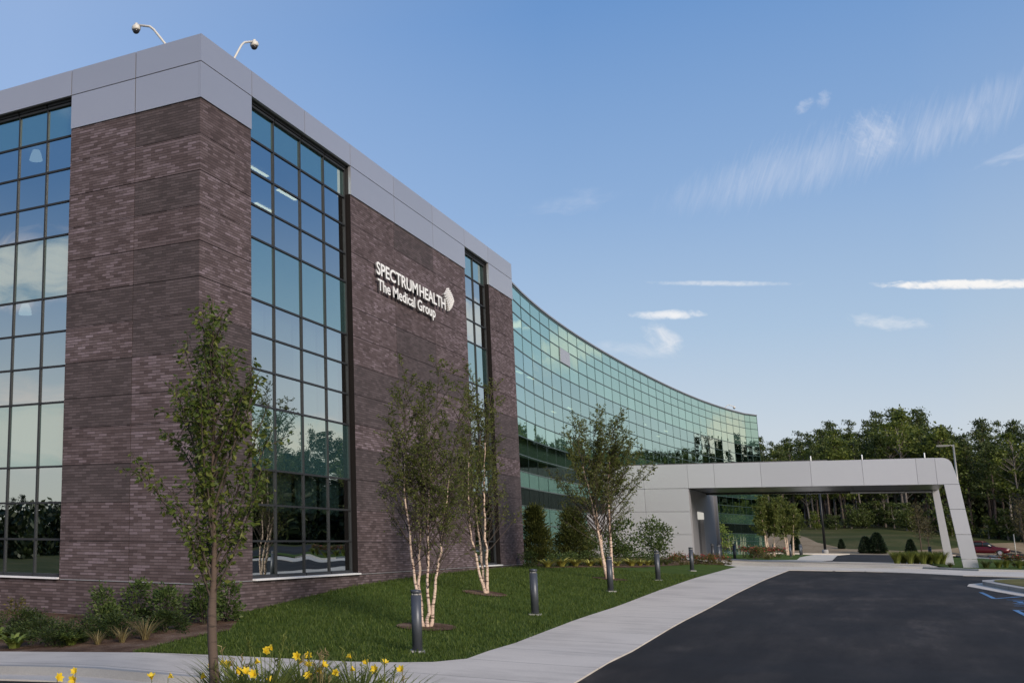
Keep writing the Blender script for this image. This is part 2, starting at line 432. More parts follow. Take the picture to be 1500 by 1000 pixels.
LAWN_W = [(-3.9, -5.3), (-3.62, -6.0), (-3.3, -6.5), (-2.7, -6.85), (8.9, -6.87), (21.8, -6.64), (32, -6.45), (42.8, -6.26)]
lawn_poly = LAWN_W + [(45.2, -5.4), (45.4, -4.2), (40, -3.9), (32.8, -3.3), (24.4, -1.3), (26.3, -.02), (.9, -.02), (.9, -.55), (-1.2, -1.5), (-3.0, -1.3), (-4.55, -1.45), (-4.25, -3.2)]
sheet('lawn', lawn_poly, 0., M['lawn'], 1.)
bed_left = [(-4.55, -1.45), (-3.0, -1.3), (-1.2, -1.5), (.9, -.55), (.9, -.02), (-.02, -.02), (-.02, 14), (-5.1, 14), (-4.86, 1.3)]
sheet('mulch_bed', bed_left, .012, M['mulch'], 1.)
bed_right = [(26.3, -.02), (24.4, -1.3), (32.8, -3.3), (40, -3.9), (45.4, -4.2), (45.2, -5.4), (47.5, -5.2), (49.3, -3.6), (49.3, 2.), (26.3, 2.)]
sheet('planting_bed', bed_right, .012, M['mulch'], 1.5)
# concrete walk: along the facade, wrapping the corner
walk = [(-12, -8.9), (38.3, -8.9), (38.6, -10.2), (38.85, -11.4), (38.5, -12.6), (37.9, -13.5), (35.7, -15.4), (35.3, -17.4), (36.2, -19.5), (39, -20.5), (43.5, -19.2), (43.6, -16.4), (46.2, -14.3),
        (46.2, -6.2), (47.5, -5.2), (45.2, -5.4)] + [(42.8, -6.26), (32, -6.45), (21.8, -6.64), (8.9, -6.87), (-2.7, -6.85), (-3.3, -6.5), (-3.62, -6.0), (-3.9, -5.3), (-4.25, -3.2), (-4.55, -1.45), (-4.86, 1.3), (-5.1, 14),
        (-7.0, 14), (-6.75, 1.), (-6.5, -2.2), (-6.45, -4.4), (-6.9, -5.6), (-8.2, -6.6), (-9.6, -7.6), (-12, -8.3)]
sheet('sidewalk', walk, .02, M['concrete'], 1.5, skirt=.08)
kl = [(-7.0, 14), (-6.75, 1.), (-6.5, -2.2), (-6.45, -4.4), (-6.9, -5.6), (-8.2, -6.6), (-9.6, -7.6)]
sheet('kerb', strip(kl, .16, -1), .024, M['kerbc'], 1.5, skirt=.18)
k2 = [(x-.16, y) for x, y in kl]
sheet('gutter', strip(k2, .55, -1), -.105, M['concrete'], 1.5, skirt=.05)
# asphalt: drive left of the island, forecourt on the right
asph = [(-45, -40), (60, -40), (60, -24), (40, -22), (39, -20.5), (36.2, -19.5), (35.3, -17.4), (35.7, -15.4), (37.9, -13.5), (38.5, -12.6), (38.85, -11.4), (38.6, -10.2), (38.3, -8.9), (-12, -8.9), (-20, -9.2), (-45, -9.5)]
sheet('parking_lot', asph, -.002, M['asphalt'], 2., skirt=.06)
drive = [(-45, -9.5), (-20, -9.2), (-12, -8.9), (-12, -8.3), (-9.8, -7.7), (-8.45, -6.75), (-7.5, -5.6), (-7.2, -4.4), (-7.25, -2.2), (-7.5, 1), (-7.75, 14), (-7.75, 40), (-45, 40)]
sheet('driveway', drive, -.125, M['asphalt'], 2.)
# planted island nearest the camera
isl = [(-12.2, -8.35), (-9.7, -8.75), (-8.75, -8.6), (-8.6, -7.9), (-9.3, -7.05), (-10., -5.9), (-10.6, -4.6), (-12.2, -4.2), (-13, -5.5), (-13.2, -7.6)]
sheet('flower_island', isl, .06, M['mulch'], 1., skirt=.25)
# raised kerb in front of the canopy and the level behind it
kb = [(46.25, -6.0), (46.25, -14.2), (43.8, -16.4), (43.7, -19.2)]
def zk(x, y): return g(x, y)+.10
sheet('kerb', [(46.2, -5.6), (46.2, -14.3), (43.6, -16.4), (43.5, -19.2), (43.9, -19.2), (44.0, -16.6), (46.6, -14.5), (46.6, -5.6)], .11, M['kerbc'], 2., skirt=.2)
sheet('forecourt', [(46.6, -5.6), (46.6, -14.5), (48.8, -15.), (60, -14.6), (60, 1), (49.3, 1), (49.3, -3.4), (47.5, -5.0)], .075, M['concrete'], 2.)
sheet('sidewalk', [(60, -4.6), (60, -9.2), (66, -9.7), (104, -8.9), (106, -6.8), (80, -7.0), (66, -7.6)], .06, M['concrete'], 3.)
sheet('road', [(60, -9.2), (60, -14.4), (104, -14.7), (118, -16), (118, -9.4), (104, -8.9), (66, -9.7)], .03, M['asphalt'], 3.)
sheet('lawn', [(60, -2.5), (60, -4.6), (66, -7.6), (80, -7.0), (106, -6.8), (112, -4), (112, 6), (60, 6)], .05, M['lawn'], 3.)
sheet('kerb', strip([(114, 8), (119.5, -3), (121.5, -9.5), (121.5, -14), (119, -18.5)], .9, 1), .10, M['concrete'], 3., skirt=.2)
# far road and car park edge on the right
def gfar(x, y): return g(x, y)
sheet('road', [(60, -24), (60, -40), (130, -60), (165, -46), (160, -22), (140, -19.5), (119, -18.6), (100, -18.5), (80, -21)], .03, M['asphalt'], 4.)
sheet('kerb', strip([(80, -21), (96, -18.9), (112, -19.4), (119, -22.), (104, -22.8), (82, -24)], .55, -1), .1, M['concrete'], 3., skirt=.2)
sheet('grass_strip', [(44, -16.6), (44, -24), (60, -24), (82, -20.6), (96, -18.4), (100, -17), (62, -14.8), (49, -15.3)], .05, M['lawn'], 3.)
# bare slope and the green bank behind it
def slope(name, m, pts, off): sheet(name, pts, off, m, 4.)
slope('soil_slope', M['straw'], [(122.5, 8), (122.5, -14.), (128, -19), (141, -22), (152, -26.5), (168, -33), (180, -31), (163, -24), (146, -19.5), (132, -14.5), (134, -9), (142, -5.5), (152, -3.5), (164, -1), (170, 8)], .05)
# right island with kerb, dry grass and painted bay lines
def ell(cx, cy, a, b, rz, n=28):
    return [(cx+a*math.cos(t)*math.cos(rz)-b*math.sin(t)*math.sin(rz), cy+a*math.cos(t)*math.sin(rz)+b*math.sin(t)*math.cos(rz)) for t in [2*math.pi*i/n for i in range(n)]]
tip = [(24.6, -14.95), (23.0, -15.25), (21.3, -15.55), (19.8, -15.85), (17, -16.6), (16, -19), (16, -27), (34, -27), (35, -21), (33.6, -18.4), (31.5, -17.0), (28.8, -15.9), (26.4, -15.1)]
sheet('gutter', tip, .012, M['concrete'], 1.5, skirt=.02)
tipk = [(25.6, -15.45), (23.4, -15.75), (21.6, -16.05), (19.2, -16.6), (17.6, -17.4), (16.9, -19.4), (16.9, -26), (33, -26), (34, -21), (32.8, -18.7), (30.9, -17.3), (28.4, -16.1), (26.8, -15.5)]
sheet('kerb', tipk, .14, M['kerbc'], 1.5, skirt=.16)
tipg = [(25.4, -15.75), (23.5, -16.05), (21.8, -16.35), (19.5, -16.95), (18.1, -17.7), (17.4, -19.5), (17.4, -25.5), (32.5, -25.5), (33.5, -21), (32.3, -18.9), (30.6, -17.6), (28.3, -16.4), (26.8, -15.85)]
sheet('island_grass', tipg, .155, M['drygrass'], 1.5)
def paint(p, q, w):
    d = Vector((q[0]-p[0], q[1]-p[1])); n = Vector((-d.y, d.x)).normalized()*w/2
    return [(p[0]+n.x, p[1]+n.y), (p[0]-n.x, p[1]-n.y), (q[0]-n.x, q[1]-n.y), (q[0]+n.x, q[1]+n.y)]
for p, q in (((21.0, -15.1), (17.85, -15.2)), ((17.75, -15.2), (19.3, -15.96)), ((13.35, -15.3), (11.0, -15.38)), ((13.3, -15.35), (13.9, -19))):
    sheet('bay_marking', paint(p, q, .11), .004, M['bluepaint'], 2.)
# wheelchair symbol strokes on the asphalt
sx, sy = 15.6, -15.75
def S(pts, w=.12):
    for a, b in zip(pts, pts[1:]):
        sheet('access_symbol', paint((sx+a[0], sy+a[1]), (sx+b[0], sy+b[1]), w), .006, M['bluepaint'], 5.)
S([(.25+.42*math.cos(t), -.15+.42*math.sin(t)) for t in [R(a) for a in range(100, 400, 30)]], .11)
S([(.95, .1), (.35, .08), (.3, -.35), (-.2, -.6)], .13)
S([(1.12, .1), (1.3, .1)], .22)
S([(-.75, .35), (-.75, -.9)], .10); S([(1.75, .3), (1.75, -.9)], .10)

# grass blades on the near lawn (one object: nobody could count it)
def inside(poly, x, y):
    c = False
    for i in range(len(poly)):
        a, b = poly[i], poly[i-1]
        if (a[1] > y) != (b[1] > y) and x < (b[0]-a[0])*(y-a[1])/(b[1]-a[1])+a[0]: c = not c
    return c
def build_grass():
    mb = MB(); rr = random.Random(3)
    for k in range(60000):
        x = -4.5+33*rr.random()**1.7; y = -6.95+7*rr.random()
        if not inside(lawn_poly, x, y): continue
        if any((x-a)**2+(y-b)**2 < .34 for a, b in ((1.76, -4.54), (9.73, -3.32), (20.95, -4.39))) and rr.random() < .93: continue
        z = g(x, y); h = rr.uniform(.035, .075); w = rr.uniform(.006, .012); a = rr.random()*6.283
        lx, ly = rr.gauss(0, .025), rr.gauss(0, .025)
        c, s = math.cos(a)*w, math.sin(a)*w
        mb.face([(x-c, y-s, z-.005), (x+c, y+s, z-.005), (x+lx+c*.3, y+ly+s*.3, z+h), (x+lx-c*.3, y+ly-s*.3, z+h)])
    tag(mb.build('grass', M['grass']), 'short dark green lawn grass between the walk and the brick wall', 'grass', kind='stuff')
build_grass()
for i, (x, y, r) in enumerate(((1.76, -4.54, .62), (9.73, -3.32, .6), (20.95, -4.39, .6))):
    sheet('mulch_ring', ell(x, y, r*1.15, r, .3, 18), .02, M['mulch'], .4)
# ------------------------------------------------------------------ brick building
BLD = thing('medical_office_building', 'brick and glass office building with silver parapet and long curved green glass wing', 'building')
ZJ = [-.035, .855, 1.761, 2.66, 3.554, 4.285, 5.167, 6.057, 6.92, 7.77, 8.63, 9.49, 10.396, 11.285]
def sub(a, b, t): return a+(b-a)*t
def brick_face(mb, axis, a0, a1, joints, z_lo, z_hi, rows, d=.020, gap=.015):
    """slabs with open joints in front of a backing wall; axis 'x': face y=0, axis 'y': face x=0"""
    js = [a0]+[j for j in joints if a0 < j < a1]+[a1]
    zs = [z_lo]+[z for z in rows if z_lo+.05 < z < z_hi-.05]+[z_hi]
    for i in range(len(js)-1):
        p = js[i]+(gap/2 if i else 0); q = js[i+1]-(gap/2 if i < len(js)-2 else 0)
        for k in range(len(zs)-1):
            b = zs[k]+(gap/2 if k else 0); t = zs[k+1]-(gap/2 if k < len(zs)-2 else 0)
            if axis == 'x': mb.box(p, q, 0, d, b, t)
            else: mb.box(0, d, p, q, b, t)
Z0, ZB, ZF, ZT = -.035, 11.285, 12.2, 12.9
def brick_part(name, build, label=None):
    mb = MB(); build(mb); o = mb.build(name, [M['brick'], M['joint'], M['jamb']], BLD, uv=True)
    if label: o['label'] = label
    return o
def corner(mb):
    brick_face(mb, 'x', 0, 2.47, [], Z0, ZB, ZJ)
    brick_face(mb, 'y', .019, 3.917, [1.882], Z0, ZB, ZJ)
    mb.box(.021, 2.467, .021, .40, Z0, ZB+.9, 1); mb.box(.021, .40, .402, 3.915, Z0, ZB+.9, 1)
brick_part('brick_wall', corner, 'tall brick corner with panel joints')
def midwall(mb):
    brick_face(mb, 'x', 8.70, 19.549, [12.213, 15.934], Z0, ZB, ZJ)
    mb.box(8.70, 19.547, .021, .40, Z0, ZB+.9, 1); mb.box(8.672, 8.697, -.004, .38, Z0, ZB+.02, 2)
brick_part('brick_wall', midwall, 'wide brick panel carrying the white sign')
def endwall(mb):
    brick_face(mb, 'x', 22.60, 25.986, [], Z0, ZB, ZJ)
    mb.box(22.60, 25.984, .021, .40, Z0, ZB+.9, 1); mb.box(22.565, 22.597, -.004, .38, Z0, ZB+.02, 2)
    mb.box(25.70, 25.986, .402, 2.2, Z0-.6, ZB+.9, 0)
brick_part('brick_wall', endwall, 'narrow brick end panel beside the curved glass')
def leftwall(mb):
    brick_face(mb, 'y', 10.2, 15, [12.6], Z0, ZB, ZJ); mb.box(.021, .4, 10.2, 15, Z0, ZB+.9, 1)
brick_part('brick_wall', leftwall)
def base(mb):
    mb.box(.012, 25.97, .012, .5, -1.3, -.055, 0); mb.box(.012, .5, .502, 15, -1.6, -.055, 0)
brick_part('base_course', base, 'plain brick base course below the window sills')
for q in ((0, 2.44, -.012, .01, -.053, -.037), (8.74, 19.52, -.012, .01, -.053, -.037), (22.62, 25.99, -.012, .01, -.053, -.037), (-.012, .01, 0.012, 3.88, -.053, -.037), (-.01, .011, .6, 15, -.975, -.945)):
    mb = MB(); mb.box(*q); mb.build('ledge_strip', M['flash'], BLD)
# parapet panels
mb = MB(); gp = .012
def fasc(mb, axis, a0, a1, joints, z0, z1, out=.035):
    js = [a0]+[j for j in joints if a0+.1 < j < a1-.1]+[a1]
    for i in range(len(js)-1):
        p = js[i]+(gp if i else 0); q = js[i+1]-(gp if i < len(js)-2 else 0)
        if axis == 'x': mb.box(p, q, -out, .05, z0, z1)
        else: mb.box(-out, .05, p, q, z0, z1)
JX = [2.47, 5.55, 8.685, 12.213, 15.934, 19.549, 22.582]
fasc(mb, 'x', -.035, 26.0, JX, ZF+.012, ZT)
for a, b in ((-.035, 2.458), (8.697, 19.535), (22.595, 26.0)): fasc(mb, 'x', a, b, JX, ZB+.004, ZF-.012)
mb.build('parapet_panel', M['alu'], BLD)['label'] = 'silver parapet band over the entrance side'
mb = MB()
fasc(mb, 'y', .051, 15, [1.882, 3.917, 7.0, 10.1], ZF+.012, ZT)
fasc(mb, 'y', .051, 3.905, [1.882], ZB+.004, ZF-.012); fasc(mb, 'y', 10.1, 15, [12.6], ZB+.004, ZF-.012)
mb.build('parapet_panel', M['alu'], BLD)['label'] = 'silver parapet band over the left side'
mb = MB(); mb.box(.03, 25.95, .052, .5, ZF+.01, ZT-.02); mb.box(.052, .5, .502, 15, ZF+.01, ZT-.02)
mb.box(.5, 25.9, .5, 15, 12.55, 12.75); mb.box(25.4, 25.9, 2.2, 15, -1.2, 12.5); mb.box(.3, 25.9, 14.9, 15.2, -1.2, 12.5)
mb.build('roof', M['roofm'], BLD)

# windows: rows shared by all three bays
ZR = [12.08, 11.205, 10.324, 9.442, 8.56, 6.947, 6.046, 5.158, 4.247, 2.654, 1.772, .886, .03]
SPAN_ROWS = (0, 4, 8)
def window(axis, a0, a1, mulls, label):
    """frame (the part) with panes, spandrels and sill below it; glass stands .25 behind the brick"""
    d = .19
    def bx(mb, p, q, n0, n1, z0, z1):
        if axis == 'x': mb.box(p, q, n0, n1, z0, z1)
        else: mb.box(n0, n1, p, q, z0, z1)
    w = .023
    fr = MB()
    vs = [a0+.03]+mulls+[a1-.03]
    for v in vs: bx(fr, v-w, v+w, d-.04, d+.03, .0, 12.2)
    for z in ZR[1:-1]:
        for p, q in zip(vs, vs[1:]): bx(fr, p+w, q-w, d-.034, d+.028, z-.024, z+.024)
    for p, q in zip(vs, vs[1:]):
        bx(fr, p+w, q-w, d-.07, d+.048, -.0, .07); bx(fr, p+w, q-w, d-.07, d+.048, 12.05, 12.11)
        bx(fr, p+w, q-w, d-.09, d+.048, 12.13, 12.198)
    W = fr.build('window', M['frame'], BLD); W['label'] = label
    vis = MB(); sp = MB()
    rr = random.Random(int(a0*100))
    for k in range(12):
        z1, z0 = ZR[k]-.024, ZR[k+1]+.024
        for p, q in zip(vs, vs[1:]):
            t1, t2 = rr.gauss(0, .0012), rr.gauss(0, .0012)   # each pane sits a hair off plane
            pts = []
            for a, z in ((p+w, z0), (q-w, z0), (q-w, z1), (p+w, z1)):
                dd = d + t1*(a-(p+q)/2) + t2*(z-(z0+z1)/2)
                pts.append((a, dd, z) if axis == 'x' else (dd, a, z))
            if axis == 'y': pts = pts[::-1]
            (sp if k in SPAN_ROWS else vis).face(pts)
    vis.build('pane', M['vision'], W); sp.build('spandrel_pane', M['spandrel'], W)
    s = MB(); bx(s, a0+.0, a1+.06, -.09, d-.08, -.045, -.004); s.build('sill', M['sill'], W)
    return W
xm = [2.47+.03+(8.672-2.5)*t for t in (.245, .505, .755)]
W1 = window('x', 2.47, 8.672, xm, 'tall four-column window beside the brick corner')
W2 = window('x', 19.549, 22.565, [21.07], 'narrow two-column window right of the sign')
W3 = window('y', 3.917, 10.2, [4.845, 5.82, 6.8, 7.78, 8.76, 9.5], 'tall window wall at the left edge')

# blinds behind the glass
x1 = [2.5]+xm+[8.64]
for i, z in enumerate((6.30, 6.05, 4.35, 4.3)):
    mb = MB(); mb.box(x1[i]+.08, x1[i+1]-.08, .46, .475, z, 6.93); mb.build('blind', M['blind'], W1)
for i, z in enumerate((6.95, 1.62, 1.62, 1.62)):
    if i: mb = MB(); mb.box(x1[i]+.06, x1[i+1]-.16, .46, .475, z, 2.64); mb.build('blind', M['blind'], W1)
# floors, ceilings, core and lit ceiling strips
mb = MB()
for z0, z1 in ((11.27, 12.5), (6.98, 8.52), (2.68, 4.21), (-1., -.12)):
    mb.box(.42, 25.6, .42, 14.8, z0, z1)
mb.build('floor_slab', M['ceil'], BLD)
mb = MB()
for z0, z1 in ((8.52, 11.27), (4.21, 6.98), (-.12, 2.68)):
    mb.box(6.2, 25.3, 6.4, 6.6, z0, z1); mb.box(6.2, 6.4, 6.6, 14.8, z0, z1)
    mb.box(10.5, 10.7, .5, 6.4, z0, z1); mb.box(18.8, 19.0, .5, 6.4, z0, z1); mb.box(23.0, 23.2, .5, 6.4, z0, z1)
    mb.box(2.6, 2.9, 2.0, 2.3, z0, z1)
mb.build('inside_wall', M['inside'], BLD)
mb = MB()
for x, y, z in ((3.0, 1.5, 11.255), (3.6, 2.2, 11.255), (5.2, 1.3, 11.255), (7.6, 1.6, 11.255), (3.6, 3.2, 11.255), (5.6, 2.6, 11.255), (6.0, 3.8, 11.255), (8.4, 2.8, 11.255), (9.1, 4.4, 11.255), (7.2, 5.2, 11.255), (20.4, 3., 11.255), (4.0, 4.4, 6.965)):
    mb = MB(); mb.box(x-.6, x+.6, y-.05, y+.05, z-.02, z); mb.build('ceiling_light', M['lamp_on'], BLD)
mb = MB()   # desk and monitor shapes by the glass on the middle floor
mb.box(2.7, 3.5, .8, 1.3, 5.2, 5.55); mb.box(2.9, 3.3, .7, 1.2, 4.75, 5.15); mb.box(2.5, 8, 1.0, 1.7, 4.21, 4.95)
mb.build('desk', M['inside'], BLD)

# ------------------------------------------------------------------ curved glass wing (same building)
CP = [(30.04,1.1),(31.84,1.22),(34.05,1.31),(36.33,1.41),(38.54,1.47),(40.67,1.53),(42.96,1.54),(45.12,1.58),(47.39,1.56),(49.39,1.51),(51.54,1.46),(53.66,1.39),(55.89,1.32),(57.99,1.23),(60.09,1.11),(62.07,.96),(64.51,.87),(66.87,.73),(69.28,.6),(71.65,.44),(73.98,.26),(76.17,.05),(78.45,-.19),(80.82,-.42),(83.02,-.69),(85.11,-.98),(87.57,-1.28),(89.28,-1.58),(91.24,-1.86),(93.07,-2.2),(94.72,-2.56),(96.08,-2.96),(97.72,-3.4)]
cf = np.polyfit([p[0] for p in CP], [p[1] for p in CP], 4)
XS = [25.3, 27.5, 29.65] + [float(p[0]) for p in CP[1:]]
# even out the measured spacing a little
for _ in range(2):
    for i in range(2, 27): XS[i] = .5*XS[i]+.25*(XS[i-1]+XS[i+1])
CV = [(x, float(np.polyval(cf, x))) for x in XS]
_a = CV[-3]; CV[-2] = (_a[0]+.884, _a[1]-.371); CV[-1] = (_a[0]+2.067, _a[1]-.868)
CR = [12.86, 12.2, 11.55, 10.72, 9.89, 8.98, 8.15, 7.38, 6.6, 5.72, 4.85, 4.08, 3.35, 2.5, 1.63, .96, .3, -.45]
low = MB(); blk = MB(); mul = MB(); vis = MB(); sp = MB(); dk = MB(); odd = MB(); cop = MB(); end = MB()
rr = random.Random(11)
def off(i, d):
    a, b = CV[max(0, i-1)], CV[min(len(CV)-1, i+1)]
    dx, dy = b[0]-a[0], b[1]-a[1]; l = math.hypot(dx, dy)
    return (CV[i][0]+dy/l*d, CV[i][1]-dx/l*d)       # +d = towards the viewer
for i in range(len(CV)-1):
    (xa, ya), (xb, yb) = CV[i], CV[i+1]
    for k in range(len(CR)-1):
        z1, z0 = CR[k]-.012, CR[k+1]+.012
        if z1 < 2.51 and 44 < xa < 62: continue          # entrance block stands here
        t = [rr.gauss(0, .0016) for _ in range(2)]
        f = .004
        nx, ny = off(i, 1)[0]-xa, off(i, 1)[1]-ya
        pts = []
        for u, z in ((f, z0), (1-f, z0), (1-f, z1), (f, z1)):
            dd = t[0]*(u-.5)*2 + t[1]*(z-(z0+z1)/2)
            pts.append((xa+(xb-xa)*u+nx*dd, ya+(yb-ya)*u+ny*dd, z))
        if i == 7 and k == 2: continue
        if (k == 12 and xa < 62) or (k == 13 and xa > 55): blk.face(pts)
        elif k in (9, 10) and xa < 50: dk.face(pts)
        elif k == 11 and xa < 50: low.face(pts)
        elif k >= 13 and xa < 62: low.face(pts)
        elif k in (4, 5, 6, 7, 10, 11): vis.face(pts)
        else: sp.face(pts)
    # open vent-like odd panel, paler than its neighbours
    if i == 7:
        p, q = off(i, .06), off(i+1, .06)
        P = [(p[0], p[1], CR[3]+.02), (q[0], q[1], CR[3]+.02), (q[0], q[1], CR[2]-.02), (p[0], p[1], CR[2]-.02)]
        Q = [(p[0], p[1]+.05, CR[3]+.02), (q[0], q[1]+.05, CR[3]+.02), (q[0], q[1]+.05, CR[2]-.02), (p[0], p[1]+.05, CR[2]-.02)]
        odd.hexa([P[0], P[1], Q[1], Q[0], P[3], P[2], Q[2], Q[3]])
for i in range(len(CV)):
    p, q = off(i, .012), off(i, -.05); x, y = CV[i]
    zlo = 2.51 if 44 < x < 63 else -.4
    mul.tube([(p[0], p[1], zlo), (p[0], p[1], 12.85)], .008, 4)
for k, z in enumerate(CR[:-1]):
    pl_ = [i for i in range(len(CV))]
    for i in range(len(CV)-1):
        if z < 2.49 and 44 < CV[i][0] < 62: continue
        a, b, c, d = off(i, .022), off(i+1, .022), off(i+1, -.04), off(i, -.04)
        h = .024 if k else .05
        mul.hexa([(a[0],a[1],z-h),(b[0],b[1],z-h),(c[0],c[1],z-h),(d[0],d[1],z-h),(a[0],a[1],z+h),(b[0],b[1],z+h),(c[0],c[1],z+h),(d[0],d[1],z+h)])
for i in range(len(CV)-1):
    a, b, c, d = off(i, .07), off(i+1, .07), off(i+1, -.4), off(i, -.4)
    cop.hexa([(a[0],a[1],12.91),(b[0],b[1],12.91),(c[0],c[1],12.91),(d[0],d[1],12.91),(a[0],a[1],12.99),(b[0],b[1],12.99),(c[0],c[1],12.99),(d[0],d[1],12.99)])
CW = mul.build('curtain_wall', M['mullion'], BLD); CW['label'] = 'long concave green glass curtain wall'
vis.build('pane', M['cw_vision'], CW); sp.build('spandrel_pane', M['cw_spandrel'], CW); dk.build('dark_pane', M['cw_dark'], CW); low.build('spandrel_pane', M['cw_low'], CW); blk.build('dark_pane', M['cw_black'], CW)
odd.build('vent_panel', M['alu'], CW)['label'] = 'single pale grey panel in the upper glass'
cop.build('coping', M['alu_dark'], CW)
# floors and core behind the curved glass
def bandpoly(d0, d1): return [off(i, -d0) for i in range(len(CV))]+[off(i, -d1) for i in reversed(range(len(CV)))]
mb = MB()
for z0, z1 in ((9.93, 12.8), (4.88, 7.3), (3.37, 4.0), (-.5, .6)):
    for i in range(len(CV)-1):
        q = [off(i, -.35), off(i+1, -.35), off(i+1, -9), off(i, -9)]
        mb.prism(q, z0, z1)
mb.build('floor_slab', M['ceil'], BLD)
mb = MB()
for i in range(len(CV)-1):
    q = [off(i, -6.), off(i+1, -6.), off(i+1, -9), off(i, -9)]
    mb.prism(q, -.5, 12.8)
e = CV[-1]
for i in range(3, len(CV)-1, 4):
    q = off(i, -1.2); mb.box(q[0]-.2, q[0]+.2, q[1]-.2, q[1]+.2, -.4, 12)
mb.build('inside_wall', M['inside'], BLD)
mb = MB(); rr = random.Random(5)
for i in range(0, len(CV)-3):
    for dd in (1.6, 3.4, 5.0):
        if rr.random() < (.42 if i < 9 else .12):
            q = off(i, -dd); x = q[0]+rr.uniform(-.5, .5)
            mb = MB(); mb.box(x-.55, x+.55, q[1]-.07, q[1]+.07, 9.89, 9.925); mb.build('ceiling_light', M['lamp_far'], BLD)
        if i < 6 and rr.random() < .5:
            q = off(i, -dd); mb = MB(); mb.box(q[0]-.55, q[0]+.55, q[1]-.07, q[1]+.07, 4.84, 4.875); mb.build('ceiling_light', M['lamp_far'], BLD)
mb = MB(); q = off(len(CV)-1, -9)
mb.hexa([(e[0]+.0, e[1], -.5), (e[0]+.3, e[1], -.5), (q[0]+.3, q[1], -.5), (q[0], q[1], -.5), (e[0]+.0, e[1], 12.88), (e[0]+.3, e[1], 12.88), (q[0]+.3, q[1], 12.88), (q[0], q[1], 12.88)])
mb.build('end_wall', M['cw_spandrel'], BLD)

# ------------------------------------------------------------------ sign on the brick
SG = thing('wall_sign', 'white raised lettering and curved emblem mounted on the dark brick wall', 'sign', (13.6, 0, 9.2))
def text_mesh(body, x0, x1, zb, cap, bold):
    cu = bpy.data.curves.new('t', 'FONT'); cu.body = body; cu.extrude = .022; cu.offset = bold; cu.resolution_u = 4
    o = bpy.data.objects.new('t', cu); COL.objects.link(o); bpy.context.view_layer.update()
    dg = bpy.context.evaluated_depsgraph_get(); me = bpy.data.meshes.new_from_object(o.evaluated_get(dg))
    bpy.data.objects.remove(o)
    xs = [v.co.x for v in me.vertices]; a, b = min(xs), max(xs)
    return me, a, b
def lettering(body, x0, x1, zb, cap, bold, capref):
    me, a, b = text_mesh(body, x0, x1, zb, cap, bold)
    ref, _, _ = text_mesh('H', 0, 1, 0, 1, bold); hh = max(v.co.y for v in ref.vertices)
    k = (x1-x0)/(b-a); s = cap/hh
    for v in me.vertices:
        x, y, z = v.co
        v.co = (x0+(x-a)*k-13.6, -.10-z*1.0, zb+y*s-9.2)
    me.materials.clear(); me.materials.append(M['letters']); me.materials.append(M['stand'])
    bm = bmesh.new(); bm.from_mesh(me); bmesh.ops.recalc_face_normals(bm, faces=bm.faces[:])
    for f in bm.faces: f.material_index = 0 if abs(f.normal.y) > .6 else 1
    bm.to_mesh(me); bm.free()
    return link(bpy.data.objects.new('lettering', me), SG)
lettering('SPECTRUM', 10.36, 13.98, 9.16, .40, .020, 0)['label'] = 'first word of the upper sign line'
lettering('HEALTH', 14.15, 16.80, 9.16, .40, .020, 0)['label'] = 'second word of the upper sign line'
lettering('The Medical Group', 10.44, 15.68, 8.66, .36, .015, 0)['label'] = 'lower sign line in mixed case'
mb = MB()
def EP(u, v):   # curved flag-shaped patch, u to the right, v up
    sx_, sz_ = 17.10-.58*v+.10*math.sin(v*3.1), 9.16+.58*v
    ex_, ez_ = 17.72-.62*v+.14*math.sin(v*3.1), 9.66+.42*v
    b = math.sin(u*math.pi)*.05
    x = sx_+(ex_-sx_)*u+b*.6; z = sz_+(ez_-sz_)*u-b
    return x-13.6, z-9.2
NR, NC = 8, 5
for r_ in range(NR):
    for c_ in range(NC):
        u0, u1 = c_/NC+.02, (c_+1)/NC-.03; v0, v1 = r_/NR+.018, (r_+.54)/NR
        P = [EP(u0, v0), EP(u1, v0), EP(u1, v1), EP(u0, v1)]
        mb.hexa([(P[0][0], -.15, P[0][1]), (P[1][0], -.15, P[1][1]), (P[1][0], -.06, P[1][1]), (P[0][0], -.06, P[0][1]),
                 (P[3][0], -.15, P[3][1]), (P[2][0], -.15, P[2][1]), (P[2][0], -.06, P[2][1]), (P[3][0], -.06, P[3][1])])
mb.build('emblem', M['letters'], SG)

# roof cameras
def security_camera(base, elbow, end, label):
    t = thing('security_camera', label, 'camera', base)
    L = lambda p: tuple(Vector(p)-Vector(base))
    mb = MB(); e = Vector(L(elbow)); n = Vector(L(end))
    mb.tube([(0, 0, -.35), (0, 0, 0), e*.5, e*.95, e*.8+n*.2+Vector((0, 0, .04)), n], .030, 8)
    mb.tube([n+Vector((0, 0, .04)), n+Vector((0, 0, -.03))], .045, 8)
    mb.build('arm', M['camwhite'], t)
    h = MB(); h.lathe([(.05, .0), (.09, -.02), (.115, -.06), (.115, -.12), (.10, -.15), (.02, -.15)], n, 16); hb = h.build('housing', M['camwhite'], t)
    d = MB(); d.lathe([(.095, -.145), (.085, -.19), (.06, -.22), (.03, -.235), (.005, -.24)], n, 14); d.build('dome', M['dome'], t)
    return t
security_camera((.15, 1.13, 13.0), (.15, 1.5, 13.5), (.15, 2.02, 13.74), 'white dome camera on a bent arm over the left parapet')
security_camera((1.87, .15, 13.05), (2.27, .15, 13.60), (2.95, .15, 13.97), 'white dome camera on a bent arm right of the roof corner')
security_camera((91.4, -1.2, 13.1), (91.5, -1.6, 13.5), (91.7, -2.1, 13.35), 'small roof camera above the far end of the curved glass')
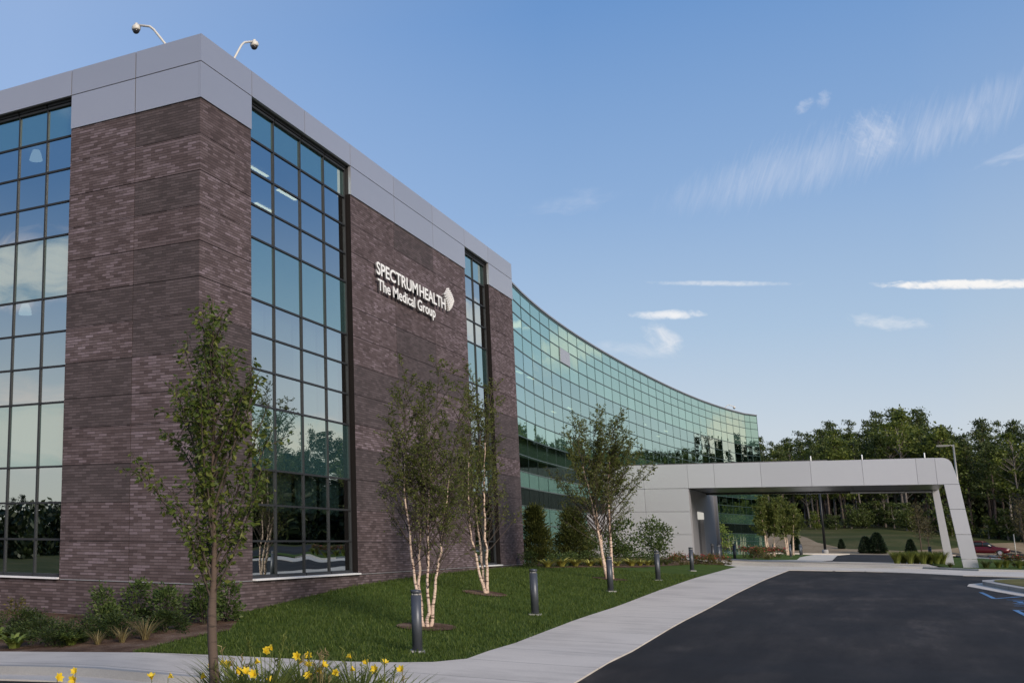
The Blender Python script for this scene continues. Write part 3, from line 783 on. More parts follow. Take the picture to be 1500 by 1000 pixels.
# pendant lamps seen through the left window
def pendant(loc, zc, label):
    t = thing('pendant_lamp', label, 'lamp', loc)
    mb = MB(); mb.lathe([(.03, .30), (.10, .27), (.15, .13), (.18, 0.), (.165, .0), (.13, .12), (.02, .22)], (0, 0, 0), 18); mb.build('lamp_shade', M['pendant'], t)
    mb = MB(); mb.tube([(0, 0, .3), (0, 0, zc-loc[2])], .012, 5); mb.build('cord', M['black'], t)
pendant((.52, 5.53, 10.92), 11.27, 'white dome pendant lamp behind the upper left window')
pendant((.52, 5.73, 6.70), 6.98, 'white dome pendant lamp behind the middle left window')
# ------------------------------------------------------------------ entrance canopy
CX = 49.5
CAN = thing('entrance_canopy', 'silver drive-through entrance canopy with one slanted leg standing on the forecourt', 'canopy', (CX, -8, 0))
def cl(P): return [(x-CX, y+8, z) for x, y, z in P]
def yz_prism(mb, poly, x0, x1, mi=0, sm=False):
    n = len(poly); a = len(mb.v)
    mb.v += cl([(x0, y, z) for y, z in poly])+cl([(x1, y, z) for y, z in poly])
    mb.f.append(tuple(a+i for i in range(n))); mb.f.append(tuple(a+n+i for i in reversed(range(n)))); mb.mi += [mi, mi]; mb.smooth += [False]*2
    for i in range(n):
        j = (i+1) % n; mb.f.append((a+j, a+i, a+n+i, a+n+j)); mb.mi.append(mi); mb.smooth.append(sm)
def bbox(mb, x0, x1, y0, y1, z0, z1, mi=0):
    mb.hexa(cl([(x0,y0,z0),(x1,y0,z0),(x1,y1,z0),(x0,y1,z0),(x0,y0,z1),(x1,y0,z1),(x1,y1,z1),(x0,y1,z1)]), mi)
zb, zt = 4.02, 5.42
gpp = .006
# front beam panels
mb = MB()
js = [-.9, -3.35, -4.77, -7.18, -9.66, -12.12, -14.57, -15.42]
ys_ = [2.4]+js
for a, b in zip(ys_, ys_[1:]): bbox(mb, CX, CX+.5, b+gpp, a-gpp, zb+.002, zt)
mb.build('beam', M['alu_can'], CAN)['label'] = 'long silver front beam in wide panels'
# rounded outer corner and the slanted front leg
mb = MB()
cor = [(-15.42-gpp, zb), (-15.42-gpp, zt-.01)] + [(-15.72-.44*math.sin(t), zt-.44+.43*math.cos(t)-.0) for t in [R(a) for a in range(0, 80, 10)]] + [(-16.36, 4.02)]
yz_prism(mb, cor, CX, CX+.5)
def legy(z, side):      # inner / outer edge of the leg at height z
    t = (4.0-z)/4.4
    return (-15.70-.42*t) if side == 'in' else (-16.36-.42*t)
for z1, z0 in ((4.0, 2.72), (2.70, 1.42), (1.40, .16), (.14, -.45)):
    yz_prism(mb, [(legy(z1,'in'), z1), (legy(z1,'out'), z1), (legy(z0,'out'), z0), (legy(z0,'in'), z0)], CX, CX+.5)
mb.build('leg', M['alu_can'], CAN)['label'] = 'front slanted leg clad in silver panels'
# rear frame: thinner beam and leg
mb = MB()
bbox(mb, 57.55, 57.6, -15.39, -11.3, 3.885, 3.975)  # pale strip stands for the highlight along part of the rear beam
yz_prism(mb, [(-15.40, 4.6), (-15.72, 4.5), (-16.10, -.5), (-15.68, -.5)], 57.6, 58.1)
mb.build('leg', M['alu_can'], CAN)['label'] = 'rear slanted leg and beam, seen inside the front one'
mb = MB(); bbox(mb, 57.61, 58.1, -15.40, 0.6, 3.92, 4.6); mb.build('beam', M['lining'], CAN)['label'] = 'dark rear beam under the soffit'
# polished soffit
mb = MB()
for x0, x1 in ((CX+.5, 52.2), (52.22, 54.9), (54.92, 57.6)):
    for y0, y1 in ((2.0, -3.3), (-3.32, -7.4), (-7.42, -11.5), (-11.52, -15.7)): bbox(mb, x0, x1, y1, y0, 4.03, 4.08)
bbox(mb, CX+.02, CX+.5, -15.4, 2.2, 4.0, 4.018)
mb.build('soffit', M['soffit'], CAN)
mb = MB()
bbox(mb, CX+.5, 57.6, -15.4, 2.2, 4.9, 5.40); bbox(mb, 52.5, 57.4, -10.4, 1.0, 5.40, 5.66)
mb.build('roof', M['roofm'], CAN)
for y in (-9.68, -12.15, -15.02):
    mb = MB(); mb.tube(cl([(CX+.9, y, 5.3), (CX+.9, y, 5.76)]), .028, 8); mb.build('rooftop_post', M['white'], CAN)
# grey wall block at the building end, with door under the canopy
mb = MB()
cols = [2.1, -.9, -3.33]
for a, b in zip(cols, cols[1:]):
    for z0, z1 in ((2.66, 4.0), (1.33, 2.64), (.02, 1.31), (-.6, .0)):
        bbox(mb, CX+.004, CX+.3, b+.0, a-.012, z0, z1)
bbox(mb, CX+.3, CX+.7, -3.33, 2.1, -.6, 4.0)
mb.build('entrance_wall', M['alu_can'], CAN)['label'] = 'flat grey panelled wall facing the lawn'
mb = MB()
bbox(mb, CX+.7, 53.0, -3.26, 1.4, -.6, 4.0); bbox(mb, 55.6, 61.5, -3.26, 1.4, -.6, 4.0); bbox(mb, 53.0, 55.6, -3.26, 1.4, 2.75, 4.0); bbox(mb, 53.0, 55.6, -3.0, 1.4, -.6, 2.75)
bbox(mb, 61.5, 61.9, -3.42, 1.4, -.6, 4.0)
for i in range(7, 17):      # low panelled wall closing the wing at ground level
    pass
mb.build('vestibule_wall', M['pier_dark'], CAN)
for a, b in ((53.1, 54.25), (54.33, 55.5)):
    mb = MB(); bbox(mb, a, b, -3.06, -3.005, -.1, 2.25); mb.build('door', M['door'], CAN)
mb = MB(); bbox(mb, 53.05, 55.55, -3.30, -3.02, 2.30, 2.72); mb.build('door_light_box', M['lightbox'], CAN)
# grey ground-floor cladding under the glass between the shrubs and the canopy
mb = MB()
for i in range(len(CV)-1):
    if 43.9 < CV[i][0] and CV[i+1][0] < 62.9:
        for z0, z1 in ((1.33, 2.48), (.02, 1.31), (-.6, .0)):
            a, b, c, d = off(i, .02), off(i+1, .02), off(i+1, -.2), off(i, -.2)
            dx = (b[0]-a[0])*.004
            mb.hexa([(a[0]+dx,a[1],z0),(b[0]-dx,b[1],z0),(c[0],c[1],z0),(d[0],d[1],z0),(a[0]+dx,a[1],z1),(b[0]-dx,b[1],z1),(c[0],c[1],z1),(d[0],d[1],z1)])
mb.build('ground_floor_cladding', M['alu_dark'], BLD)

# ------------------------------------------------------------------ bollards
def make_bollard(label, group=None):
    t = thing('bollard_light', label, 'bollard', group=group)
    b = MB(); b.lathe([(.088, -.05), (.088, .925)], (0, 0, 0), 20); b.build('post', M['bollard'], t)
    h = MB(); h.lathe([(.091, .955), (.091, 1.0), (.086, 1.012), (.01, 1.02)], (0, 0, 0), 20); h.build('cap', M['bollard'], t)
    l = MB(); l.lathe([(.070, .925), (.070, .955)], (0, 0, 0), 16)
    for k in range(4):
        a = R(45+90*k); l.tube([(.083*math.cos(a), .083*math.sin(a), .925), (.083*math.cos(a), .083*math.sin(a), .955)], .008, 4)
    l.build('lens', M['lens'], t)
    p = MB(); p.box(-.14, .14, -.13, .13, -.10, -.004); p.build('footing', M['kerbc'], t)
    return t
bol = make_bollard('slate grey bollard nearest the camera, in front of the left white-barked birch', 'bollards along the walk')
bl = [((-2.16, -5.81), None), ((5.65, -5.76), 'second slate bollard on the lawn, between two birches'), ((14.9, -5.6), 'third slate bollard, standing before the spreading birch trunks'),
      ((22.71, -5.70), 'fourth slate bollard, in front of the round grey-wall shrub'), ((33.4, -5.4), 'fifth slate bollard, by the red flowers and canopy wall corner'),
      ((53.5, -3.9), 'dark bollard closest to the entrance door'), ((56.3, -4.0), 'dark bollard just right of the entrance door pair'), ((49.0, -4.75), 'taller looking dark bollard at the red flower bed tip'), ((61.0, -4.3), 'dark bollard past the vestibule light edge'),
      ((100.5, -1.3), None), ((101.5, -2.2), None), ((97, -3.9), None), ((82.6, -6.2), 'dark bollard at the left of the white path beyond the canopy'), ((93.7, -6.3), None), ((108, -5.6), None), ((58.4, -15.0), 'black bollard among grasses inside the canopy leg')]
for i, ((x, y), lab) in enumerate(bl):
    o = bol if i == 0 else copy_tree(bol)
    far = lab is None and i > 0
    place(o, (x, y, g(x, y)+(.03 if i < 9 else .06)), rnd.random(), 1., lab or ('dark bollard on the lawn beyond the canopy' if far else None), 'far bollards beyond the canopy' if far else 'bollards along the walk')

# ------------------------------------------------------------------ lamp posts
def lamp_post(loc, h, r, arm, m, label, rz=0.):
    t = thing('lamp_post', label, 'lamp post', loc, rz)
    b = MB(); b.lathe([(.32, -.2), (.32, .45), (.28, .5)], (0, 0, 0), 16); b.build('concrete_base', M['kerbc'], t)
    p = MB(); p.tube([(0, 0, .5), (0, 0, h)], [r, r*.75], 10); p.build('pole', m, t)
    a = MB(); a.tube([(0, 0, h-.15), (0, arm*.5, h-.05), (0, arm, h-.08)], .05, 6); a.build('arm', m, t)
    hd = MB(); hd.box(-.16, .16, arm-.1, arm+.75, h-.14, h-.02); hd.box(-.12, .12, arm+.1, arm+.65, h-.17, h-.14); hd.build('lamp_head', m, t)
lamp_post((124.3, -7.05, g(124.3, -7.05)), 7.9, .14, .8, M['black'], 'thin black lamp post standing before the bare soil slope')
lamp_post((84.2, -18.05, g(84.2, -18.05)-.1), 9.05, .085, .35, M['galv'], 'grey lamp post with short arm rising behind the canopy leg')

# ------------------------------------------------------------------ cars
def make_car(loc, rz, paint, label):
    t = thing('parked_car', label, 'car', loc, rz)
    W = .92
    def ring(x, w, zs): return [(x, -w*k, z) for k, z in zs]+[(x, w*k, z) for k, z in reversed(zs)]
    body = MB()
    secs = [(-2.28, .80, .55, .95), (-2.2, .88, .35, 1.08), (-1.5, .92, .28, 1.10), (0, .93, .26, 1.06), (1.05, .92, .27, 1.02), (1.85, .90, .30, .92), (2.22, .82, .38, .80), (2.34, .66, .48, .68)]
    rings = [[(x, -w*.94, z0), (x, -w, z0+.2), (x, -w*.98, (z0+z1)/2+.1), (x, -w*.88, z1), (x, w*.88, z1), (x, w*.98, (z0+z1)/2+.1), (x, w, z0+.2), (x, w*.94, z0)] for x, w, z0, z1 in secs]
    def loft(mb, rings, mi=0):
        a = len(mb.v); n = len(rings[0])
        for r_ in rings: mb.v += r_
        for i in range(len(rings)-1):
            for k in range(n):
                l = (k+1) % n; mb.f.append((a+i*n+k, a+(i+1)*n+k, a+(i+1)*n+l, a+i*n+l)); mb.mi.append(mi); mb.smooth.append(True)
        mb.f.append(tuple(a+k for k in range(n))); mb.f.append(tuple(a+(len(rings)-1)*n+k for k in reversed(range(n)))); mb.mi += [mi, mi]; mb.smooth += [False]*2
    loft(body, rings)
    roof = [[(x, -w, z0), (x, -w*.9, z1), (x, w*.9, z1), (x, w, z0)] for x, w, z0, z1 in ((-1.7, .66, 1.52, 1.56), (-1.55, .70, 1.54, 1.62), (-.4, .72, 1.56, 1.66), (.25, .68, 1.53, 1.58))]
    loft(body, roof)
    for y in (-.60, .60): body.tube([(-1.4, y, 1.64), (-1.3, y, 1.71), (0, y, 1.71), (.1, y, 1.63)], .02, 5)
    body.build('body', paint, t)
    gl = MB(); loft(gl, [[(x, -w, z0), (x, -wt, z1), (x, wt, z1), (x, w, z0)] for x, w, wt, z0, z1 in ((-2.12, .80, .80, 1.05, 1.07), (-1.62, .84, .66, 1.04, 1.54), (.2, .84, .67, 1.02, 1.55), (1.05, .80, .79, 1.0, 1.01))])
    gl.build('windows', M['door'], t)
    pil = MB()
    for x in (-1.0, -.15):
        for s in (-1, 1): pil.tube([(x, .855*s, 1.02), (x+.02, .69*s, 1.56)], .035, 4)
    pil.build('pillars', paint, t)
    for s in (-1, 1):
        for x in (-1.42, 1.42):
            ty = MB(); ty.tube([(x, s*.72, .34), (x, s*.95, .34)], .34, 20); ty.build('tyre', M['black'], t)
            rm = MB(); rm.tube([(x, s*.952, .34), (x, s*.962, .34)], .21, 14); rm.build('rim', M['flash'], t)
        hl = MB(); hl.box(2.06, 2.27, s*.62-.14, s*.62+.16, .66, .80); hl.build('headlight', M['white'], t)
        mr = MB(); mr.box(.72, .86, s*.98-.09, s*.98+.09, 1.02, 1.16); mr.build('mirror', paint, t)
    return t
red = pbr('maroon_paint', (.085, .010, .014), .25, .2); grey = pbr('grey_car_paint', (.12, .125, .13), .25, .4)
make_car((138, -22.6, g(138, -22.6)+.05), R(-97), red, 'dark red estate car with roof rails parked behind the canopy leg')

# ------------------------------------------------------------------ vegetation tools
def leaf(mb, p, d, L, W, fold=.25, roll=None, rr=rnd):
    """one folded pointed leaf of two faces"""
    d = Vector(d); 
    if d.length < 1e-6: d = Vector((0, 0, -1))
    d.normalize(); s = d.cross(Vector((rr.gauss(0, 1), rr.gauss(0, 1), rr.gauss(0, 1)))); 
    if s.length < 1e-3: s = d.orthogonal()
    s.normalize(); n = d.cross(s)
    p = Vector(p); a = len(mb.v)
    mid = p+d*L*.45
    mb.v += [tuple(p), tuple(mid+s*W/2+n*fold*W), tuple(p+d*L), tuple(mid-s*W/2+n*fold*W)]
    mb.f += [(a, a+1, a+2), (a, a+2, a+3)]; mb.mi += [0, 0]; mb.smooth += [False, False]
def kite(mb, p, L, W, rr, up=.0):
    d = Vector((rr.gauss(0, 1), rr.gauss(0, 1), rr.gauss(0, 1)+up)); d.normalize()
    s = d.orthogonal(); s.rotate(Matrix.Rotation(rr.random()*6.28, 3, d)); p = Vector(p)
    mb.face([p-d*L/2, p+s*W/2, p+d*L/2, p-s*W/2])
def limb(p, d, L, n, wob, up, rr):
    """curved polyline; up>0 bends to the sky, <0 droops"""
    pts = [Vector(p)]; d = Vector(d).normalized()
    for i in range(n):
        d = (d+Vector((rr.gauss(0, wob), rr.gauss(0, wob), rr.gauss(0, wob)+up))).normalized()
        pts.append(pts[-1]+d*(L/n))
    return pts
def along(pts, t):
    f = t*(len(pts)-1); i = min(int(f), len(pts)-2); k = f-i
    return pts[i].lerp(pts[i+1], k), (pts[i+1]-pts[i]).normalized()
RT = Vector((.5427, -.8399, 0)); FW = Vector((.8399, .5427, 0))

def birch(loc, stems, label, seed, Lmax=1.1, t0=.42, nb=26, r0=.045, leafL=.055, lean=(0, 0), twigs=7, lv=9, sparse=10, lw=.6):
    rr = random.Random(seed)
    t = thing('birch_tree', label, 'tree', loc)
    cr = MB(); tw = MB()
    for si, st in enumerate(stems):
        ph = rr.random()*6.28
        pts = [RT*r_+FW*(dp)+Vector((0, 0, h)) for r_, h, dp in st]
        fine = []
        for i in range(len(pts)-1):
            for k in range(4):
                q = pts[i].lerp(pts[i+1], k/4); q = q+Vector((rr.gauss(0, .012), rr.gauss(0, .012), 0)); fine.append(q)
        fine.append(pts[-1]); n = len(fine)
        rad = [max(.006, r0*(1-(i/(n-1))**.8*.93)) for i in range(n)]
        rad[0] *= 1.25
        k = int(n*.80)
        tr = MB(); tr.tube(fine[:k+1], rad[:k+1], 8); tr.build('trunk', M['birch_bark'], t)
        tw.tube(fine[k:], rad[k:], 4)
        def branch(tt, L, el, az, leafy):
            p, d = along(fine, tt)
            out = Vector((math.cos(az), math.sin(az), 0))
            dd = (out*math.cos(el)+Vector((0, 0, math.sin(el)))+d*.35)
            bp = limb(p, dd, L, 7, .07, .05, rr)
            tw.tube(bp, [.011*(1-i/8.5)*(.6+L*.5) for i in range(8)], 4, cap=False)
            m = max(2, int(twigs*L/.9))
            for q in range(m):
                u = rr.uniform(.22, 1.) if leafy else rr.uniform(.6, 1)
                tp, td = along(bp, u)
                sd = Vector((rr.gauss(0, 1), rr.gauss(0, 1), rr.gauss(.15, .7))).normalized()
                tl = rr.uniform(.18, .42)*(1.1-.4*u)*min(1, L+.2)
                tps = limb(tp, td*.8+sd*.8, tl, 4, .10, -.03, rr)
                tw.tube(tps, [.0042, .0036, .003, .0024, .0018], 3, cap=False)
                nl = lv if leafy else max(1, lv//3)
                for w in range(nl):
                    lp, ld = along(tps, rr.uniform(.12, 1.))
                    hd = (ld*.5+Vector((rr.gauss(0, .7), rr.gauss(0, .7), rr.gauss(-.45, .5))))
                    leaf(cr, lp, hd, leafL*rr.uniform(.7, 1.25), leafL*lw*rr.uniform(.8, 1.2), .2, rr=rr)
        for b in range(nb):
            u = (b+rr.random())/nb; tt = t0+(1-t0)*u
            L = Lmax*(1-.62*u)*rr.uniform(.65, 1.15)
            az = rr.random()*6.283
            if lean[0] and rr.random() < lean[0]: az = math.atan2(RT.y, RT.x)+rr.gauss(0, .6)
            branch(tt, L, R(rr.uniform(30, 58)), az, True)
        for b in range(sparse):
            branch(rr.uniform(t0*.55, t0*1.1), Lmax*rr.uniform(.5, 1.1), R(rr.uniform(15, 45)), rr.random()*6.283, False)
        for w in range(26):
            lp, ld = along(fine, rr.uniform(.86, 1)); leaf(cr, lp+Vector((rr.gauss(0, .04), rr.gauss(0, .04), 0)), ld+Vector((rr.gauss(0, 1), rr.gauss(0, 1), 0)), leafL, leafL*.6, rr=rr)
    tw.build('branches', M['twig'], t); cr.build('crown', M['birch_leaf'], t)
    return t
def gz(x, y): return (x, y, g(x, y))
birch(gz(1.76, -4.54), [
    [(-.07, -.05, 0), (-.17, .7, .0), (-.28, 1.7, .05), (-.35, 2.85, .1), (-.33, 3.6, .15), (-.22, 5.2, .2)],
    [(-.03, -.05, .1), (-.10, .9, .15), (-.03, 2.0, .2), (.0, 2.65, .25), (.12, 3.8, .3), (.25, 4.95, .4)],
    [(.0, -.05, -.05), (.05, .4, -.05), (.06, 1.55, -.05), (.11, 2.4, -.1), (.18, 3.2, -.15), (.42, 5.55, -.2)],
    [(.09, -.05, -.02), (.17, .6, -.05), (.28, 1.35, -.05), (.43, 2.15, -.1), (.57, 3.15, -.1), (.95, 4.85, -.1)]],
    'near white-barked birch clump of four stems on the lawn behind the front bollard', 21, Lmax=1.4, t0=.47, nb=32, twigs=10, lv=11, leafL=.052, sparse=14)
birch(gz(9.73, -3.32), [
    [(.03, -.05, 0), (-.10, .55, 0), (-.30, 1.5, .05), (-.34, 2.4, .1), (-.28, 3.8, .1), (-.05, 6.05, .1)],
    [(.08, -.05, .05), (.10, .9, .05), (.12, 2.1, .1), (.15, 2.95, .15), (.26, 4.2, .2), (.52, 5.75, .3)],
    [(.05, -.05, .1), (.02, .9, .25), (-.05, 2.2, .4), (.1, 3.3, .6), (.3, 4.6, .8), (.2, 5.4, .9)]],
    'middle white-barked birch clump in front of the narrow window', 22, Lmax=1.45, t0=.42, nb=34, r0=.05, leafL=.058, twigs=10, lv=11, sparse=12)
birch(gz(20.95, -4.39), [
    [(-.12, -.05, 0), (-.29, 1.4, 0), (-.5, 2.7, 0), (-.62, 3.6, .1), (-.9, 5.3, .2)],
    [(-.08, -.05, .1), (-.2, 1.4, .1), (-.33, 2.7, .2), (-.3, 3.7, .3), (-.1, 5.6, .4)],
    [(.08, -.05, 0), (.1, 1.65, 0), (.1, 3.1, 0), (.2, 4., 0), (.42, 5.45, 0)]],
    'spreading birch clump of three pale stems before the grey entrance wall', 23, Lmax=2.3, t0=.36, nb=32, r0=.06, leafL=.066, lean=(.46, 0), twigs=11, lv=11, sparse=16)
far = [[(-.25, -.1, 0), (-.35, 1.8, 0), (-.6, 4.6, 0)], [(0, -.1, .3), (.05, 1.8, .4), (.1, 5.2, .5)], [(.3, -.1, 0), (.45, 1.8, 0), (.8, 4.5, 0)]]
birch((83.0, -4.7, g(83, -4.7)), far, 'left yellowish birch with bright stems beyond the canopy', 24, Lmax=1.6, t0=.40, nb=22, r0=.11, leafL=.18, twigs=8, lv=9, sparse=2)
birch((97.5, -5.2, g(97.5, -5.2)), far, 'right yellowish birch with bright stems beyond the canopy', 25, Lmax=1.5, t0=.40, nb=22, r0=.11, leafL=.18, twigs=8, lv=9, sparse=2)

def pear(loc, H, label, seed, leafL=.078, W=.66, n_br=38, lv=92, zc=1.5):
    rr = random.Random(seed)
    t = thing('young_pear_tree', label, 'tree', loc)
    tr = MB(); n = 14
    main = [Vector((.012*math.sin(i*1.3)-.02*i/n, .012*math.cos(i*1.7), H*i/n)) for i in range(n+1)]
    rad = [.058*(1-.55*min(1, (H*i/n)/zc*.3)) if H*i/n < zc else max(.006, .036*(1-(H*i/n-zc)/(H-zc))**1.0) for i in range(n+1)]
    tr.tube(main, rad, 10); tr.build('trunk', M['pear_bark'], t)
    tw = MB(); cr = MB()
    def dress(pts, n_l, a0=.15):
        for w in range(n_l):
            u = rr.uniform(a0, 1.); lp, ld = along(pts, u)
            o = Vector((rr.gauss(0, 1), rr.gauss(0, 1), rr.gauss(-.1, .6))).normalized()
            st = lp+o*rr.uniform(.01, .05)
            leaf(cr, st, o*.9+ld*.3+Vector((0, 0, -.45)), leafL*rr.uniform(.65, 1.2), leafL*.52*rr.uniform(.8, 1.2), rr.uniform(.1, .35), rr=rr)
    for b in range(n_br):
        u = (b+rr.random()*.8)/n_br
        z = zc-.12+(H-zc-.25)*u**1.15; p, _ = along(main, z/H)
        az = b*2.4+rr.gauss(0, .3); el = R(rr.uniform(48, 70))
        prof = (.86+.6*u if u < .30 else 1.15*(1-u)**.85+.12)
        L = 1.35*prof*rr.uniform(.75, 1.15)*W/.62
        bp = limb(p, Vector((math.cos(az)*math.cos(el), math.sin(az)*math.cos(el), math.sin(el))), L, 8, .05, .045, rr)
        tw.tube(bp, [.014*(1-i/9.)+.002 for i in range(9)], 5, cap=False)
        dress(bp, int(lv*L*.55), .08)
        for q in range(int(2+6*L)):
            tp, td = along(bp, rr.uniform(.25, .95))
            sd = Vector((rr.gauss(0, 1), rr.gauss(0, 1), rr.gauss(.5, .6))).normalized()
            tps = limb(tp, td*.6+sd*.7, rr.uniform(.12, .38), 4, .08, .05, rr)
            tw.tube(tps, [.005, .0045, .004, .003, .002], 3, cap=False)
            dress(tps, rr.randint(4, 11))
    dress(main[-4:], 40, .1)
    tw.build('branches', M['twig'], t); cr.build('crown', M['pear_leaf'], t)
    return t
px_, py_ = -10.42, -6.66
pear((px_, py_, g(px_, py_)), 4.78, 'young narrow pear tree in the foreground with sparse glossy leaves', 31, W=.70)
pear((25.5, -20.5, .0-.35), 5.2, 'young tree on the kerbed island', 33, leafL=.10, lv=30)

# ------------------------------------------------------------------ shrubs and flowers
def shrub_mesh(name, label, cat, loc, rx, ry, h, n, L, W, m, seed, up=.2, stems=6, shape='dome', stem_m=None, group=None):
    rr = random.Random(seed); t = thing(name, label, cat, loc, group=group)
    st = MB(); cr = MB()
    clumps = []
    for k in range(max(5, n//70)):
        a = rr.random()*6.283; q = rr.random()**.5; zz = rr.random()
        prof = {'dome': (1-zz**2)**.5, 'cone': (1-zz)**.75*(1 if zz > .12 else .75+zz*2), 'vase': .45+.6*zz if zz < .7 else 1.3*(1-zz)+.35, 'egg': (1-zz)**.62*min(1, .72+zz*1.6)*1.05}[shape]
        clumps.append(Vector((rx*prof*q*math.cos(a), ry*prof*q*math.sin(a), h*(.06+.92*zz))))
    for i in range(n):
        c = rr.choice(clumps); s = .20*min(rx, h)
        p = c+Vector((rr.gauss(0, s), rr.gauss(0, s), rr.gauss(0, s*.8)))
        if p.z < .01: p.z = abs(p.z)*.5+.01
        d = Vector((p.x-c.x+.3*p.x/rx, p.y-c.y+.3*p.y/ry, p.z-c.z+up*s*3))
        leaf(cr, p, d+Vector((rr.gauss(0, .4*s), rr.gauss(0, .4*s), rr.gauss(0, .4*s))), L*rr.uniform(.6, 1.3), W*rr.uniform(.7, 1.3), .2, rr=rr)
    for k in range(stems):
        c = rr.choice(clumps); st.tube([(c.x*.1, c.y*.1, -.05), (c.x*.45, c.y*.45, c.z*.5), tuple(c)], [.014, .010, .004], 4, cap=False)
    if stems: st.build('stems', stem_m or M['twig'], t)
    cr.build('foliage', m, t)
    return t
def blade_plant(name, label, cat, loc, n, L, W, m, seed, spread=.6, arch=1.0, group=None, part='leaves', parent=None):
    rr = random.Random(seed)
    t = parent or thing(name, label, cat, loc, group=group); mb = MB()
    for i in range(n):
        a = rr.random()*6.283; l = L*rr.uniform(.55, 1.15); e = rr.uniform(.9, 1.5)
        o = Vector((math.cos(a), math.sin(a), 0)); s = Vector((-o.y, o.x, 0)); b = o*rr.uniform(0, .07*L*2)
        prev = None; k = len(mb.v); seg = 5
        for j in range(seg+1):
            u = j/seg
            p = b+o*(l*spread*u**1.4*rr.uniform(.98, 1.02))+Vector((0, 0, l*(u*1.0-arch*.62*u*u)))
            w = W*(1-u**2.2)*.5+.0008
            mb.v += [tuple(p-s*w), tuple(p+s*w)]
        for j in range(seg):
            q = k+2*j; mb.f.append((q, q+1, q+3, q+2)); mb.mi.append(0); mb.smooth.append(True)
    mb.build(part, m, t)
    return t
bedL = 'planting bed at the left brick corner'
k = 0
for x, y, rx, h, lab in ((-2.3, 2.96, .75, .42, 'dark clipped yew furthest left under the window'), (-3.7, .95, .62, .40, 'dark rounded yew nearest the kerbed walk'), (-3.05, .72, .62, .42, 'dark rounded yew in the middle of the bed'), (-2.6, .3, .6, .48, 'dark rounded yew below the leafy bush'), (-1.8, -.35, .5, .40, 'small dark yew next to the bark mulch edge'), (-2.9, 2.0, .7, .40, 'dark yew behind the bright hosta')):
    k += 1; shrub_mesh('yew_shrub', lab, 'shrub', (x, y, g(x, y)), rx, rx, h*.85, 2400, .06, .026, M['yew'], 100+k)
for x, y, rx, h, lab in ((-1.05, 1.69, .50, .78, 'leafy bush against the brick left of the corner'), (-.6, 1.2, .45, .92, 'tall leafy bush with open top against the brick'), (-.9, .2, .50, .85, 'broad leafy bush left of the pear trunk'), (-.5, -.45, .42, .92, 'leafy bush directly behind the pear trunk'), (.25, -.55, .40, .98, 'leafy bush right of the pear trunk at the corner')):
    k += 1; shrub_mesh('leafy_bush', lab, 'shrub', (x, y, g(x, y)), rx, rx, h*.85, 820, .09, .055, M['bush'], 100+k, .3, 9, 'vase')
for x, y, L, n, lab in ((-4.3, 1.5, .60, 40, 'bright green hosta at the bed front'), (-3.75, .55, .55, 40, 'bright green hosta among the dark yews'), (-3.3, 2.7, .5, 36, 'mid green leafy perennial at the left edge')):
    k += 1; blade_plant('hosta_plant', lab, 'plant', (x, y, g(x, y)), n, L, .10, M['hosta'], 100+k, .85, 1.0)
for x, y, L, n, lab in ((-2.9, -.6, .52, 70, 'tuft of dry yellow stems on the mulch'), (-3.62, .0, .34, 60, 'small pale tuft at the walk edge'), (-3.3, -.35, .38, 50, 'brownish seed-head tuft between the pale ones')):
    k += 1; blade_plant('dry_perennial', lab, 'plant', (x, y, g(x, y)), int(n*1.5), L, .011, M['drystem'], 100+k, .75, .45)
shrub_mesh('dark_red_perennial', 'low dark reddish plant at the left frame edge', 'plant', (-2.0, 3.5, g(-2, 3.5)), .45, .45, .5, 300, .08, .04, M['redleaf'], 140)

# bed in front of the glass wing
for x, y, r, h, lab in ((27.3, -.15, .66, 2.45, 'dense dark arborvitae beside the brick end panel'), (31.4, -.75, .86, 2.40, 'dense dark arborvitae in front of the glass, wider one')):
    k += 1; shrub_mesh('arborvitae', lab, 'shrub', (x, y, g(x, y)), r, r, h, 6500, .15, .055, M['arb'], 100+k, .8, 3, 'egg')
for x, y, r, h, n, lab in ((38.3, -1.6, 1.05, 2.05, 1500, 'rounded green shrub behind the spreading birch'), (41.5, -2.6, .95, 2.15, 1300, 'upright green shrub at the grey wall, rightmost'), (36.2, -.3, .9, 1.8, 800, 'faint green shrub left of the birch stems')):
    k += 1; shrub_mesh('serviceberry_shrub', lab, 'shrub', (x, y, g(x, y)), r, r, h, int(n*1.6), .13, .08, M['bush'], 100+k, .4, 12, 'vase')
for i, (x, y) in enumerate(((25.2, -1.15), (26.6, -1.35), (28.0, -1.6), (29.3, -1.9), (30.6, -2.2), (32.0, -2.5), (33.4, -2.85), (34.6, -3.0), (36.0, -3.1))):
    o = blade_plant('gold_hosta', 'yellow variegated hosta edging the lawn before the glass', 'plant', (0, 0, 0), 50, .66, .085, M['yhosta'], 200, .95, .9, 'yellow hostas edging the bed') if i == 0 else copy_tree(GH)
    if i == 0: GH = o
    place(o, (x, y, g(x, y)+.02), i*1.1, rnd.uniform(.7, 1.15))
for i, (x, y, s) in enumerate(((24.9, -.6, 1.), (26.0, -.9, .8), (29.3, -1.2, .9), (33.0, -2.0, 1.0), (34.8, -2.2, .9), (27.4, -1.1, .9), (30.6, -1.7, 1.), (36.4, -2.6, 1.), (38.0, -2.9, .9), (31.8, -1.9, .8), (28.4, -1.2, .9))):
    o = shrub_mesh('low_perennial', 'low green perennial between the arborvitae and the yellow hostas', 'plant', (0, 0, 0), .55, .55, .55, 420, .09, .05, M['bush'], 210, group='low green perennials in the bed') if i == 0 else copy_tree(LP)
    if i == 0: LP = o
    place(o, (x, y, g(x, y)), i*2., s)
